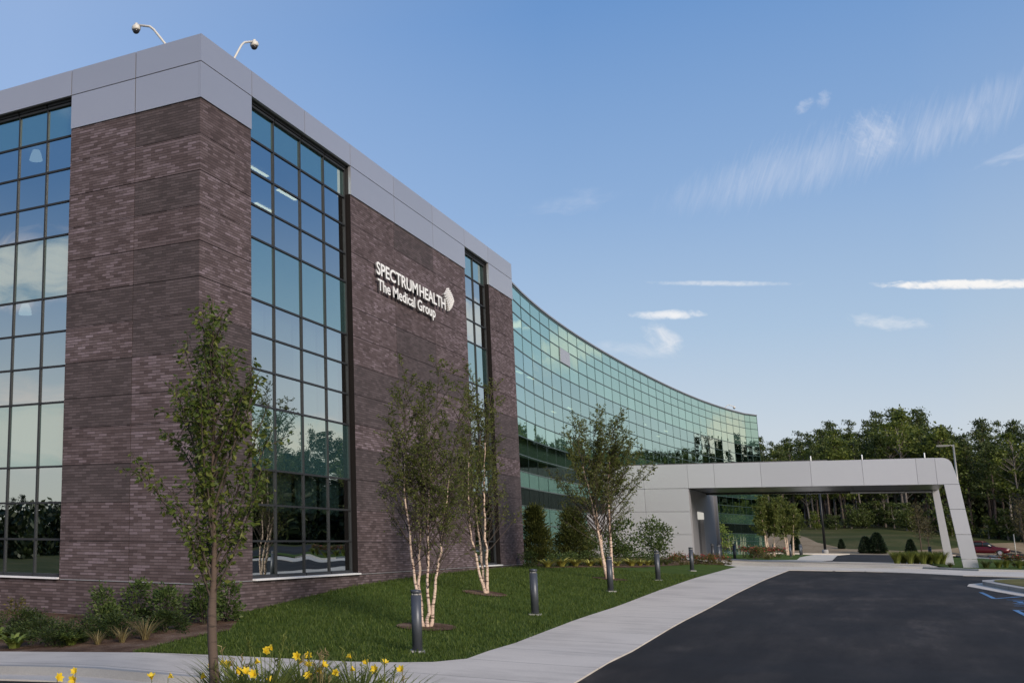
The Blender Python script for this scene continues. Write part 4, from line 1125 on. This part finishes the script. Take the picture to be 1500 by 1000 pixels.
for i, (x, y, s) in enumerate(((36.5, -3.2, 1.0), (37.6, -3.4, 1.1), (38.8, -3.5, .9), (35.4, -2.6, .9))):
    o = blade_plant('ornamental_grass', 'pale ornamental grass tuft between hostas and red flowers', 'plant', (0, 0, 0), 150, .62, .012, M['ograss'], 220, .55, .8, 'ornamental grass tufts in the bed') if i == 0 else copy_tree(OG)
    if i == 0: OG = o
    place(o, (x, y, g(x, y)), i*1.7, s)
def red_plant(seed, group, label):
    t = shrub_mesh('red_flower_plant', label, 'plant', (0, 0, 0), .55, .55, .42, 380, .085, .045, M['redleaf'], seed, group=group)
    rr = random.Random(seed); mb = MB()
    for i in range(26):
        a = rr.random()*6.28; q = .55*rr.random()**.5; kite(mb, (q*math.cos(a), q*math.sin(a), .40+rr.uniform(-.12, .14)), .07, .06, rr)
    mb.build('flowers', M['redflower'], t); return t
RP = red_plant(230, 'red flowering plants by the canopy wall', 'low red flowering plant in the bed below the grey canopy wall')
for i, (x, y) in enumerate(((40.2, -3.5), (41.2, -3.9), (42.3, -3.7), (43.2, -4.3), (44.2, -4.0), (45.2, -4.6), (46.3, -4.6), (47.3, -4.9), (44.4, -4.9), (46.2, -5.2), (47.8, -4.3))):
    o = RP if i == 0 else copy_tree(RP); place(o, (x, y, g(x, y)), i*1.3, rnd.uniform(.8, 1.15))
# bed and lawn edge beyond the canopy
for i, (x, y) in enumerate(((66, -4.9), (68.5, -5.0), (71, -5.1), (73.5, -5.3), (76, -5.4), (78.5, -5.6), (70, -3.9), (74, -4.3))):
    o = copy_tree(RP); place(o, (x, y, g(x, y)+.05), i*.9, 1.5, 'low red flowering plant in the strip beyond the canopy', 'red flowering plants beyond the canopy')
shrub_mesh('young_shrub', 'bright yellow-green young shrub right of the entrance door', 'shrub', (69, -2.6, g(69, -2.6)), 1.0, 1.0, 2.3, 900, .14, .08, M['hosta'], 240, .3, 8, 'vase')
# right side: grasses at the canopy leg, planting beside it
HG = blade_plant('ornamental_grass', 'x', 'plant', (0, 0, 0), 300, .95, .030, M['strap'], 225, .42, .55)
for i, (x, y, s) in enumerate([(57.0+.7*(j % 2), -13.3-.32*j, .80) for j in range(8)]):
    o = HG if i == 0 else copy_tree(HG); place(o, (x, y, g(x, y)+.08), i*1.1, s*1.35, 'tall green grass clump in the row inside the canopy leg', 'ornamental grasses inside the canopy leg')
for i, (x, y, s) in enumerate([(49.3, -17.05, 1.3), (49.2, -15.55, .8)]):
    o = copy_tree(OG); place(o, (x, y, g(x, y)+.05), i, s, ('tall ornamental grass hugging the outer foot of the canopy leg', 'short ornamental grass at the inner foot of the canopy leg')[i])
for i in range(10):
    x, y = 49.8+1.5*(i % 2)+rnd.uniform(-.2, .2), -17.6-.42*i
    o = copy_tree(HG); place(o, (x, y, g(x, y)+.05), i, .62, 'low green grass clump in the hedge right of the canopy leg', 'green clumps right of the canopy leg')
for i in range(7):
    x, y = 51.5, -17.8-.6*i
    o = copy_tree(RP); place(o, (x, y, g(x, y)+.15), i, 1.1, 'red flowering plant behind the green clumps right of the canopy leg', 'red flowering plants right of the canopy leg')

# spruces on the slope edge
def spruce_mesh(label, seed=300):
    rr = random.Random(seed); t = thing('young_spruce', label, 'tree')
    tr = MB(); tr.tube([(0, 0, -.1), (0, 0, 1.9)], [.05, .01], 5); tr.build('trunk', M['pine_bark'], t)
    cr = MB()
    for i in range(2600):
        z = rr.random()**1.25; r = (.64*(1-z)**.62*min(1, .6+z*3)+.02)*(.45+.62*rr.random()); a = rr.random()*6.283
        p = Vector((r*math.cos(a), r*math.sin(a), .05+1.95*z)); leaf(cr, p, Vector((math.cos(a), math.sin(a), .35))+Vector((rr.gauss(0, .35), rr.gauss(0, .35), rr.gauss(0, .35))), .22, .10, rr=rr)
    cr.build('crown', M['spruce'], t); return t
SP = spruce_mesh('small dark spruce behind the far birch')
for i, (x, y, s, lab) in enumerate(((131.5, -3.7, .95, None), (134.2, -8.4, .6, 'smallest dark spruce on the slope right of the black lamp post'), (126.5, -11.0, .95, 'left one of the touching pair of spruces'), (126.5, -12.1, 1.15, 'right taller one of the touching pair of spruces'), (125.3, -15.2, .85, 'lone conical spruce left of the canopy leg'))):
    o = SP if i == 0 else copy_tree(SP); place(o, (x, y, g(x, y)), i*1.4, (s*(1.2 if i in (2, 3) else 1), s*(1.2 if i in (2, 3) else 1), s), lab)
# parking lot saplings right of the leg
def sapling(loc, H, r, m, label, seed, n=900):
    rr = random.Random(seed); t = thing('sapling_tree', label, 'tree', loc)
    tr = MB(); tr.tube([(0, 0, -.1), (.03, 0, H*.4), (0, .03, H*.92)], [.05, .038, .01], 6)
    tr.build('trunk', M['pear_bark'], t); br = MB(); cr = MB()
    for b in range(26):
        p = Vector((0, 0, H*(.34+.6*b/26))); a = b*2.4; L = r*(1.25-.8*b/26)
        bp = limb(p, Vector((math.cos(a)*.7, math.sin(a)*.7, .75)), L, 5, .08, .03, rr); br.tube(bp, [.016, .013, .010, .008, .005, .003], 4, cap=False)
        for w in range(n//26):
            lp, ld = along(bp, rr.uniform(.2, 1)); leaf(cr, lp+Vector((rr.gauss(0, .13), rr.gauss(0, .13), rr.gauss(0, .13))), Vector((rr.gauss(0, 1), rr.gauss(0, 1), rr.gauss(-.2, .6))), .13, .07, rr=rr)
    br.build('branches', M['twig'], t); cr.build('crown', m, t)
    return t
def stake(x, y, label, h=1.9):
    o = MB(); o.tube([(0, 0, -.2), (.02, 0, h)], .03, 6); s = tag(o.build('tree_stake', M['galv']), label, 'stake', 'tree stakes in the right planting'); s.location = gz(x, y)
sapling(gz(71, -20.6), 4.3, 1.15, M['brownleaf'], 'bronze leaved sapling just right of the canopy leg', 311)
sapling(gz(84, -24.0), 4.4, 1.1, M['hosta'], 'light green sapling right of the bronze one', 312)
sapling(gz(92, -27.6), 4.2, 1.2, M['bush'], 'green sapling at the right frame edge', 313)
sapling(gz(80, -15.1), 4.3, .95, M['brownleaf'], 'thin bronze sapling seen through the canopy opening beside the leg', 314, 700)
sapling(gz(105, -16.3), 3.6, 1.0, M['brownleaf'], 'low bronze sapling on the grass strip behind the grasses', 315, 600)
for x, y in ((70, -20.0), (71.6, -21.2), (83.2, -23.4), (85, -24.7)): stake(x, y, 'thin grey tree stake in the right planting')

# ------------------------------------------------------------------ daylilies in the foreground
def lily_flower(mb, p, d, s, rr):
    d = Vector(d).normalized(); u = d.orthogonal().normalized(); w = d.cross(u)
    a0 = rr.random()
    for i in range(6):
        a = a0+i*math.pi/3; o = u*math.cos(a)+w*math.sin(a); sd = d.cross(o)
        wd = s*(.36 if i % 2 else .25); k = len(mb.v)
        q = [(0, .06, .10), (.45, .22, .9), (.78, .58, 1.), (.98, .98, .45), (.95, 1.12, .05)]
        for h, r_, ww in q:
            c = p+d*h*s+o*r_*s*.75
            mb.v += [tuple(c-sd*wd*ww), tuple(c+sd*wd*ww)]
        for j in range(len(q)-1):
            b = k+2*j; mb.f.append((b, b+1, b+3, b+2)); mb.mi.append(0); mb.smooth.append(True)
FL = [(-11.3,-5.29,-.49),(-11.35,-5.52,-.4),(-11.07,-5.29,-.54),(-10.85,-6.16,-.45),(-10.82,-6.4,-.43),(-10.31,-6.48,-.48),(-9.72,-6.35,-.4),(-9.89,-6.32,-.43),(-9.83,-6.49,-.41),(-10.15,-7.19,-.15),(-9.85,-6.99,-.23),(-10.14,-7.05,-.3),(-10.3,-6.99,-.4),(-10.32,-7.09,-.42),(-10.11,-7.17,-.48),(-9.26,-7.06,-.33),(-9.29,-7.22,-.31),(-9.35,-7.16,-.36),(-9.31,-7.23,-.4),(-9.92,-7.52,-.44),(-9.74,-7.56,-.4),(-9.31,-7.56,-.47),(-9.15,-7.64,-.29),(-8.97,-7.62,-.45),(-8.88,-7.73,-.38),(-9.61,-8.27,-.27),(-9.1,-7.93,-.43),(-8.88,-8.14,-.43),(-10.01,-6.74,-.45),(-9.85,-7.69,-.32)]
PL = [((-11.2, -5.35), 'sparse daylily with three small yellow blooms at the far left', .35, 26), ((-10.85, -6.2), 'single open pale yellow daylily left of the pear trunk', .32, 22), ((-10.35, -6.75), 'daylily clump directly behind the pear trunk', .62, 90), ((-9.75, -6.55), 'yellow daylily clump just right of the pear trunk', .66, 100),
      ((-10.12, -7.12), 'tallest daylily clump with a stack of yellow blooms', .80, 170), ((-9.3, -7.15), 'yellow daylily clump behind the tallest one', .66, 150), ((-9.8, -7.6), 'front daylily clump with a wide pale bloom', .66, 160), ((-9.05, -7.7), 'yellow daylily clump in the right part of the row', .64, 140), ((-9.55, -8.2), 'daylily clump with one pale bloom at the right end', .62, 110), ((-8.95, -8.15), 'rightmost thin daylily clump spilling to the walk', .46, 60)]
rr = random.Random(77)
for i, ((x, y), lab, L, n) in enumerate(PL):
    z = g(x, y)+.05
    t = thing('daylily_plant', lab, 'flower', (x, y, z))
    blade_plant('', '', '', None, int(n*2.0), L*1.5, .026, M['strap'], 400+i, .55, .58, parent=t)
    st = MB(); base = Vector((x, y, z))
    for f in FL:
        if min(range(len(PL)), key=lambda j: (PL[j][0][0]-f[0])**2+(PL[j][0][1]-f[1])**2) != i: continue
        p = Vector(f)-base; d = Vector((rr.gauss(-.5, .6), rr.gauss(-.3, .6), rr.uniform(.2, .9))).normalized()
        b = Vector((p.x*.3, p.y*.3, .0)); nk = p-d*.05
        st.tube([b, b.lerp(p, .5)+Vector((0, 0, .05)), nk-Vector((0, 0, .04)), nk], [.005, .004, .0035, .004], 5, cap=False)
        fm = MB(); lily_flower(fm, nk, d, rr.uniform(.048, .068), rr); fm.build('flower', M['petal'], t)
    for q in range(int(3+n/22)):       # spent scapes and buds
        a = rr.random()*6.28; l = L*rr.uniform(.9, 1.35); e = Vector((math.cos(a)*.2*l, math.sin(a)*.2*l, l))
        st.tube([(0, 0, 0), e*.6, e], [.004, .0035, .003], 4, cap=False)
        for w in range(3): st.tube([e*(.93+.03*w), e*(.93+.03*w)+Vector((rr.gauss(0, .02), rr.gauss(0, .02), .035)), e*(.93+.03*w)+Vector((rr.gauss(0, .03), rr.gauss(0, .03), .06))], [.003, .007, .002], 4, cap=False)
    st.build('scapes', M['drystem'] if i % 3 == 0 else M['strap'], t)
# ------------------------------------------------------------------ woods on the hill
def wood_tree(kind, seed, H):
    rr = random.Random(seed); tr = MB(); cr = MB(); br = MB()
    lean = Vector((rr.gauss(0, .02), rr.gauss(0, .02), 1))
    P = [lean*(H*i/8)+Vector((rr.gauss(0, .06), rr.gauss(0, .06), 0)) for i in range(9)]
    if kind == 'pine':
        tr.tube(P, [.24*(1-i/8.6) for i in range(9)], 7)
        n = 34
        for k in range(n):
            u = k/n; z = H*(.42+.57*u); a = k*2.4+rr.gauss(0, .4); L = (2.5*(1-u)**.7+.35)*rr.uniform(.45, 1.15)
            if rr.random() < .16: continue
            p, _ = along(P, z/H); e = p+Vector((math.cos(a)*L, math.sin(a)*L, L*rr.uniform(.05, .45)))
            br.tube([p, e], [.05, .015], 4, cap=False)
            for q in range(2):
                c = p.lerp(e, (.55, .95)[q]); R_ = rr.uniform(.45, .8)
                for w in range(34):
                    o = Vector((rr.gauss(0, 1), rr.gauss(0, 1), rr.gauss(0, .55)))*R_*.62
                    kite(cr, c+o, rr.uniform(.28, .5), rr.uniform(.09, .17), rr, .3)
        for k in range(9):
            z = H*rr.uniform(.12, .42); a = rr.random()*6.28; p, _ = along(P, z/H); br.tube([p, p+Vector((math.cos(a), math.sin(a), -.1))*rr.uniform(.5, 1.6)], [.03, .008], 3, cap=False)
    else:
        tr.tube(P[:8], [.21*(1-i/9) for i in range(8)], 7)
        rx = {'broad': 3.3, 'oval': 2.5, 'under': 2.0}[kind]; z0 = {'broad': .36, 'oval': .34, 'under': .15}[kind]
        for k in range(46 if kind != 'under' else 30):
            u = rr.random(); z = H*(z0+(1-z0)*u); pr = math.sin(math.pi*(.12+.86*u))**.6*(1.05-.25*u)
            a = rr.random()*6.28; q = rr.uniform(.35, 1.)*rx*pr
            c = Vector((q*math.cos(a), q*math.sin(a), z)); p, _ = along(P, max(.1, min(.97, z/H-.12)))
            br.tube([p, c], [.05, .012], 4, cap=False); R_ = rr.uniform(.5, 1.05)
            for w in range(46):
                o = Vector((rr.gauss(0, 1), rr.gauss(0, 1), rr.gauss(0, .6)))*R_*.62
                kite(cr, c+o, rr.uniform(.26, .5), rr.uniform(.16, .30), rr, .1)
    return tr, br, cr
PROTO = {}
def woods_thing(kind, seed, H, leafm, barkm):
    tr, br, cr = wood_tree(kind, seed, H)
    t = thing({'pine': 'pine_tree', 'broad': 'broadleaf_tree', 'oval': 'broadleaf_tree', 'under': 'understory_tree'}[kind], 'x', 'tree')
    b = tr.build('trunk', barkm, t); br.build('branches', barkm, t); cr.build('crown', leafm, t)
    return t
spec = [('pine', 501, 17.5, 'pine_leaf', 'pine_bark'), ('pine', 502, 18.5, 'pine_leaf', 'pale_bark'), ('pine', 503, 16., 'pine_leaf', 'pine_bark'), ('broad', 504, 16., 'dec_leaf', 'pale_bark'), ('oval', 505, 15., 'dec_dark', 'pale_bark'), ('oval', 506, 14.5, 'dec_leaf', 'pine_bark'), ('under', 507, 7., 'dec_leaf', 'pale_bark'), ('under', 508, 6., 'dec_dark', 'pale_bark')]
protos = [woods_thing(k, s, h, M[l], M[b]) for k, s, h, l, b in spec]
used = [False]*len(protos)
LBL = ['tall dark pine in the woods behind the canopy', 'tall pale-trunked pine in the woods behind the canopy', 'ragged dark pine in the woods behind the canopy', 'broad yellow-green tree in the woods behind the canopy', 'dark oval broadleaf tree in the woods behind the canopy', 'green oval broadleaf tree in the woods behind the canopy', 'light green young tree at the woods edge', 'dark young tree at the woods edge']
GRP = ['dark pines in the woods', 'pale-trunked pines in the woods', 'ragged pines in the woods', 'broad yellow-green trees in the woods', 'dark oval trees in the woods', 'green oval trees in the woods', 'light young trees at the woods edge', 'dark young trees at the woods edge']
CAMX, CAMY = -20.54, -12.745
def put_tree(k, az, dist, s, rz):
    x, y = CAMX+dist*math.cos(R(az)), CAMY+dist*math.sin(R(az))
    o = protos[k] if not used[k] else copy_tree(protos[k]); used[k] = True
    place(o, (x, y, g(x, y)-.2), rz, (s*rnd.uniform(.85, 1.15), s*rnd.uniform(.85, 1.15), s), LBL[k], GRP[k])
def sky_h(az):   # height factor of the tree line by bearing
    pts = [(-8, .97), (-5, .98), (-3.2, .97), (-1.5, 1.12), (-.5, 1.08), (.5, .93), (1.5, .96), (2.4, .96), (3.2, .85), (5.5, .88), (9, .9)]
    for (a, b), (c, d) in zip(pts, pts[1:]):
        if az <= c: return b+(d-b)*max(0, (az-a)/(c-a))
    return .9
rw = random.Random(99)
for row, (d0, n) in enumerate(((207, 17), (214, 18), (222, 18), (232, 17), (244, 16), (258, 15))):
    for i in range(n):
        az = 5.6-12.9*(i+rw.uniform(.1, .9))/n; d = d0+rw.uniform(-3, 3)+(6 if az < -2.5 else 0)*0
        left = .8 < az < 3.2
        k = rw.choice([3, 3, 5, 4, 3, 2] if left and row < 3 else [0, 1, 0, 2, 1, 4, 5, 3] if row < 3 else [0, 1, 2, 0, 1])
        H = spec[k][2]; want = 17.2*sky_h(az)*(1.03 if row > 2 else .97)
        s = want/H*rw.uniform(.86, 1.07)*(d/220)
        put_tree(k, az, d, s, rw.random()*6.28)
for i in range(30):
    az = 5.2-12.4*(i+rw.uniform(.1, .9))/30; put_tree(rw.choice([6, 7, 7, 7]), az, 202+rw.uniform(-3, 8), rw.uniform(.3, .95), rw.random()*6.28)
for i_, o_ in enumerate(protos):
    if not used[i_]: put_tree(i_, -6.0+i_, 262, 1., i_)
# distant wood read as one mass: the back of the stand, and the far edges of the site seen only mirrored in the glass
def wood_mass(name, label, spots, leafm, scale_leaf=1.):
    mb = MB(); r2 = random.Random(8); base = []
    for k, (kd, sd, h) in enumerate((('pine', 601, 17.), ('broad', 602, 15.), ('oval', 603, 15.), ('pine', 604, 18.))):
        tr, br, cr = wood_tree(kd, sd, h); m2 = MB()
        fs = cr.f; base.append((tr, cr, fs))
    for x, y, s in spots:
        tr, cr, fs = r2.choice(base); a = r2.random()*6.28; c, q = math.cos(a)*s, math.sin(a)*s; z0 = g(x, y)-.3
        for src, faces in ((tr, tr.f), (cr, fs)):
            k = len(mb.v); idx = {}
            for f in faces:
                nf = []
                for i in f:
                    if i not in idx:
                        idx[i] = len(mb.v); v = src.v[i]; kk = 1. if src is tr else 1.0
                        mb.v.append((x+v[0]*c-v[1]*q, y+v[0]*q+v[1]*c, z0+v[2]*s))
                    nf.append(idx[i])
                mb.f.append(tuple(nf)); mb.mi.append(1 if src is tr else 0); mb.smooth.append(False)
    for x, y, s in spots:            # undergrowth between the trunks
        for q in range(16):
            cx, cy = x+r2.gauss(0, 3), y+r2.gauss(0, 3); zz = g(cx, cy)+r2.uniform(.2, 10)*min(1, s*1.2)
            for w in range(34): kite(mb, (cx+r2.gauss(0, 1.5), cy+r2.gauss(0, 1.5), zz+r2.gauss(0, 1.1)), r2.uniform(.6, 1.1), r2.uniform(.5, .8), r2)
    return tag(mb.build(name, [leafm, M['pine_bark']]), label, 'woods', kind='stuff')
spots = []
for i in range(70):
    az = 8-16*(i+rw.random())/70; d = 266+rw.uniform(0, 28); spots.append((CAMX+d*math.cos(R(az)), CAMY+d*math.sin(R(az)), rw.uniform(.8, .98)*sky_h(az)))
wood_mass('woodland', 'dark mass of woods closing the view behind the front rows of trees', spots, M['shade_leaf'])
spots = []
for i in range(190):
    az = -7.7-37*((i+rw.random())/190)**1.2; d = 196+rw.uniform(0, 34)-abs(az+7)*.5
    spots.append((CAMX+d*math.cos(R(az)), CAMY+d*math.sin(R(az)), rw.uniform(.85, 1.15)*(1.04 if az > -11 else 1.12)))
for i in range(60):
    az = 112+52*(i+rw.random())/60; d = 150+rw.uniform(0, 25); spots.append((CAMX+d*math.cos(R(az)), CAMY+d*math.sin(R(az)), rw.uniform(.45, .72)))
wood_mass('woodland', 'woods around the site mirrored as a dark band in the glass', spots, M['shade_leaf'])
# parked cars across the lot, mirrored in the lower panes
make_car((26, -31, g(26, -31)), R(88), grey, 'grey car parked across the lot, mirrored in the windows')
make_car((32, -32, g(32, -32)), R(92), red, 'maroon car parked across the lot, mirrored in the windows')

# ------------------------------------------------------------------ sky, sun, camera
SUN_AZ, SUN_EL = -128., 24.
W = bpy.data.worlds.new('World'); scene.world = W; W.use_nodes = True
W.node_tree.nodes.clear(); t = NT(W.node_tree)
out = t.n('ShaderNodeOutputWorld'); bg = t.n('ShaderNodeBackground'); bg.inputs['Strength'].default_value = .1
sky = t.n('ShaderNodeTexSky', _sky_type='NISHITA', _sun_disc=False, _sun_elevation=R(SUN_EL), _sun_rotation=R(90-SUN_AZ), _altitude=100., _air_density=1.0, _dust_density=1.2, _ozone_density=1.4)
gen = t.coord('Generated'); sp_ = t.n('ShaderNodeSeparateXYZ'); t.set(sp_.inputs[0], gen)
X, Y, Z = sp_.outputs
el = t.m('MULTIPLY', t.m('ARCSINE', Z), 180/math.pi); az = t.m('MULTIPLY', t.m('ARCTAN2', Y, X), 180/math.pi)
e01 = t.m('DIVIDE', el, 90., True)
grad = t.ramp(e01, [(0, (.68, .70, .73)), (.055, (.61, .68, .77)), (.11, (.43, .575, .765)), (.18, (.285, .45, .73)), (.29, (.155, .325, .66)), (.45, (.13, .24, .48)), (1, (.15, .215, .36))])  # stops above the frame are lightened to lift the ambient light
# warm pale glow low on the western side (behind the camera) and a paler left edge
def band(v, c, w): return t.m('SUBTRACT', 1., t.m('ABSOLUTE', t.m('DIVIDE', t.m('SUBTRACT', v, c), w)), True)
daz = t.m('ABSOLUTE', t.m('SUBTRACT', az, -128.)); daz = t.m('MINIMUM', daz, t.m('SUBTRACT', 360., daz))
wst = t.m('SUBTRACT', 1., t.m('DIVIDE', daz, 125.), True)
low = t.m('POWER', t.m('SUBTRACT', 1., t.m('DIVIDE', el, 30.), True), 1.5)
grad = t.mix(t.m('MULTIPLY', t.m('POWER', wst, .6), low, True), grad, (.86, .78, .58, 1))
dk = t.m('ADD', t.m('DIVIDE', t.m('SUBTRACT', az, 95.), 30., True), t.m('DIVIDE', t.m('SUBTRACT', -11., az), 14., True), True)
grad = t.mix(t.m('MULTIPLY', t.m('MULTIPLY', dk, t.m('DIVIDE', t.m('SUBTRACT', el, 8.), 11., True)), .85), grad, (.085, .225, .50, 1))
lft = t.m('MULTIPLY', t.m('DIVIDE', t.m('SUBTRACT', az, 13.), 28., True), t.m('DIVIDE', t.m('SUBTRACT', 110., az), 40., True))
grad = t.mix(t.m('MULTIPLY', lft, .62, True), grad, (.42, .57, .86, 1))
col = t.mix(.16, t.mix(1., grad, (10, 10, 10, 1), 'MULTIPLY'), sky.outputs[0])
def comb(x, y, z=0.):
    n = t.n('ShaderNodeCombineXYZ'); t.set(n.inputs[0], x); t.set(n.inputs[1], y); t.set(n.inputs[2], z); return n.outputs[0]
def cloud(col, a0, e0, hw, hh, rot, sx, sy, dens, soft, seed, tint=(9.0, 9.0, 9.2), k=1.6, shear=0., dist=.6):
    c, s = math.cos(R(rot)), math.sin(R(rot))
    da, de = t.m('SUBTRACT', az, a0), t.m('SUBTRACT', el, e0)
    u = t.m('ADD', t.m('MULTIPLY', da, c), t.m('MULTIPLY', de, s)); v = t.m('SUBTRACT', t.m('MULTIPLY', de, c), t.m('MULTIPLY', da, s))
    r = t.m('ADD', t.m('POWER', t.m('ABSOLUTE', t.m('DIVIDE', u, hw)), 2.), t.m('POWER', t.m('ABSOLUTE', t.m('DIVIDE', v, hh)), 2.))
    us = t.m('ADD', u, t.m('MULTIPLY', v, shear)) if shear else u
    n = t.noise(comb(t.m('MULTIPLY', us, sx), t.m('MULTIPLY', v, sy), seed), 1., 7., .62, dist)
    d = t.m('ADD', t.m('SUBTRACT', 1., r), t.m('MULTIPLY', t.m('SUBTRACT', n, .52), k))
    sm_ = t.n('ShaderNodeMapRange', _interpolation_type='SMOOTHSTEP'); t.set(sm_.inputs[0], d); sm_.inputs[1].default_value = .25; sm_.inputs[2].default_value = .25+soft
    return t.mix(t.m('MULTIPLY', sm_.outputs[0], dens), col, c4(tint))
# cirrus fan, faint veils, two contrails, small clouds
col = cloud(col, 2.2, 16.9, 8.0, 1.5, -8, 1.1, .26, .40, 2.0, 3., (7.6, 7.9, 8.9), 1.7, .5, 1.4)
col = cloud(col, 0.5, 17.4, 9.0, 2.0, -9, 3.2, .4, .34, 1.9, 5., (7.9, 8.1, 8.9), 2.0, .6, 1.8)
col = cloud(col, -4.8, 18.0, 4.2, 1.5, -18, 1.8, .35, .48, 1.9, 7., (7.8, 8.0, 8.9), 2.4, .7, .7)
col = cloud(col, -1.3, 18.1, 1.5, 1.4, 55, 1.4, 2.6, .40, 1.4, 11., (7.9, 8.1, 8.9), 2.2, .2, .9)
col = cloud(col, 1.3, 19.8, .7, .35, -30, 2.2, 3., .42, 1.4, 17., (8., 8.2, 8.9), 2.0)
col = cloud(col, .5, 19.9, .40, .6, 20, 3., 2.4, .36, 1.4, 19., (8., 8.2, 8.9), 2.0)
col = cloud(col, 12.0, 16.7, 3.5, .8, -5, .8, 2., .20, 1.5, 23., (7.6, 8.0, 8.9), 2.0)
col = cloud(col, -6.6, 16.2, 2.4, .45, -12, .9, 3., .34, 1.3, 29., (7.8, 8.1, 8.9), 1.8)
col = cloud(col, 5.6, 12.12, 4.2, .19, 6, 2.4, 4.5, .62, 1.1, 31., (8.6, 8.7, 8.9), 1.25)
col = cloud(col, -4.3, 10.95, 4.7, .29, 6.5, 1.9, 4., .97, .7, 37., (9.5, 9.35, 9.2), 1.35)
col = cloud(col, 8.0, 10.83, 2.1, .34, 4, 1.5, 2.6, .92, .9, 41., (9.2, 9.2, 9.3), 1.35)
col = cloud(col, 8.3, 9.7, 1.35, .85, 35, 1.3, 1.9, .78, 1.2, 43., (8.8, 8.8, 9.), 1.7)
col = cloud(col, 9.4, 9.2, 2.8, .55, 10, .9, 2., .34, 1.4, 47., (8.6, 8.7, 9.), 1.7)
col = cloud(col, -1.0, 9.65, 2.1, .46, 12, 1.3, 2.4, .70, 1.4, 53., (8.9, 8.9, 9.), 1.8, .4)
col = cloud(col, 17.5, 11.5, 4., .9, 0, .5, 1.6, .35, 1.4, 59., (8.4, 8.6, 9.), 1.6)
# cumulus along the woods on the right and loose evening cloud in the west, both mirrored in the glass
col = cloud(col, -14.5, 10.2, 8., 1.8, -18, .5, .8, .70, .8, 61., (9.2, 8.7, 7.9), 2.0)
col = cloud(col, 139., 14., 28., 2.6, 4, .16, .5, .92, .8, 67., (9.3, 8.3, 8.3), 2.2)
col = cloud(col, 139., 5.6, 28., 3.0, -3, .14, .5, .92, .8, 69., (9.5, 8.3, 7.7), 1.6)
col = cloud(col, -26., 4.6, 10., 2.6, 0, .3, .8, .9, .9, 73., (9.8, 8.1, 7.0), 1.5)
col = cloud(col, 140., 24., 30., 2.4, -10, .14, .35, .30, 1.4, 71., (7.8, 7.7, 8.6), 2.2)
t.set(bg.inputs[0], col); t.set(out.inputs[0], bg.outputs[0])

sl = bpy.data.lights.new('sun', 'SUN'); sl.energy = 4.0; sl.angle = R(24); sl.color = (1., .87, .72)
so = link(bpy.data.objects.new('sun', sl)); d = Vector((math.cos(R(SUN_EL))*math.cos(R(SUN_AZ)), math.cos(R(SUN_EL))*math.sin(R(SUN_AZ)), math.sin(R(SUN_EL))))
so.rotation_euler = d.to_track_quat('Z', 'Y').to_euler(); so.location = (0, -40, 40)

cam = bpy.data.cameras.new('camera'); co = link(bpy.data.objects.new('camera', cam))
rt = Vector((.54266173, -.83991076, .00825562)); up = Vector((-.15405277, -.08986107, .98396785)); fw = Vector((.82570333, .5352335, .17815474))
mx = Matrix((rt, up, -fw)).transposed().to_4x4(); mx.translation = Vector((-20.54021313, -12.74526486, .99065594)); co.matrix_world = mx
cam.sensor_fit = 'HORIZONTAL'; cam.sensor_width = 36.; cam.lens = 36.*1572.25/1500; cam.shift_x = (750-261.29)/1500; cam.shift_y = 0.
cam.clip_start = .1; cam.clip_end = 6000
scene.camera = co
scene.view_settings.view_transform = 'Standard'; scene.view_settings.look = 'None'; scene.view_settings.exposure = 0.; scene.view_settings.gamma = 1.
scene.render.engine = 'CYCLES'; scene.cycles.max_bounces = 6; scene.cycles.diffuse_bounces = 3; scene.cycles.glossy_bounces = 3; scene.cycles.transparent_max_bounces = 8; scene.cycles.transmission_bounces = 4
scene.cycles.use_denoising = True; scene.cycles.sample_clamp_indirect = 4.
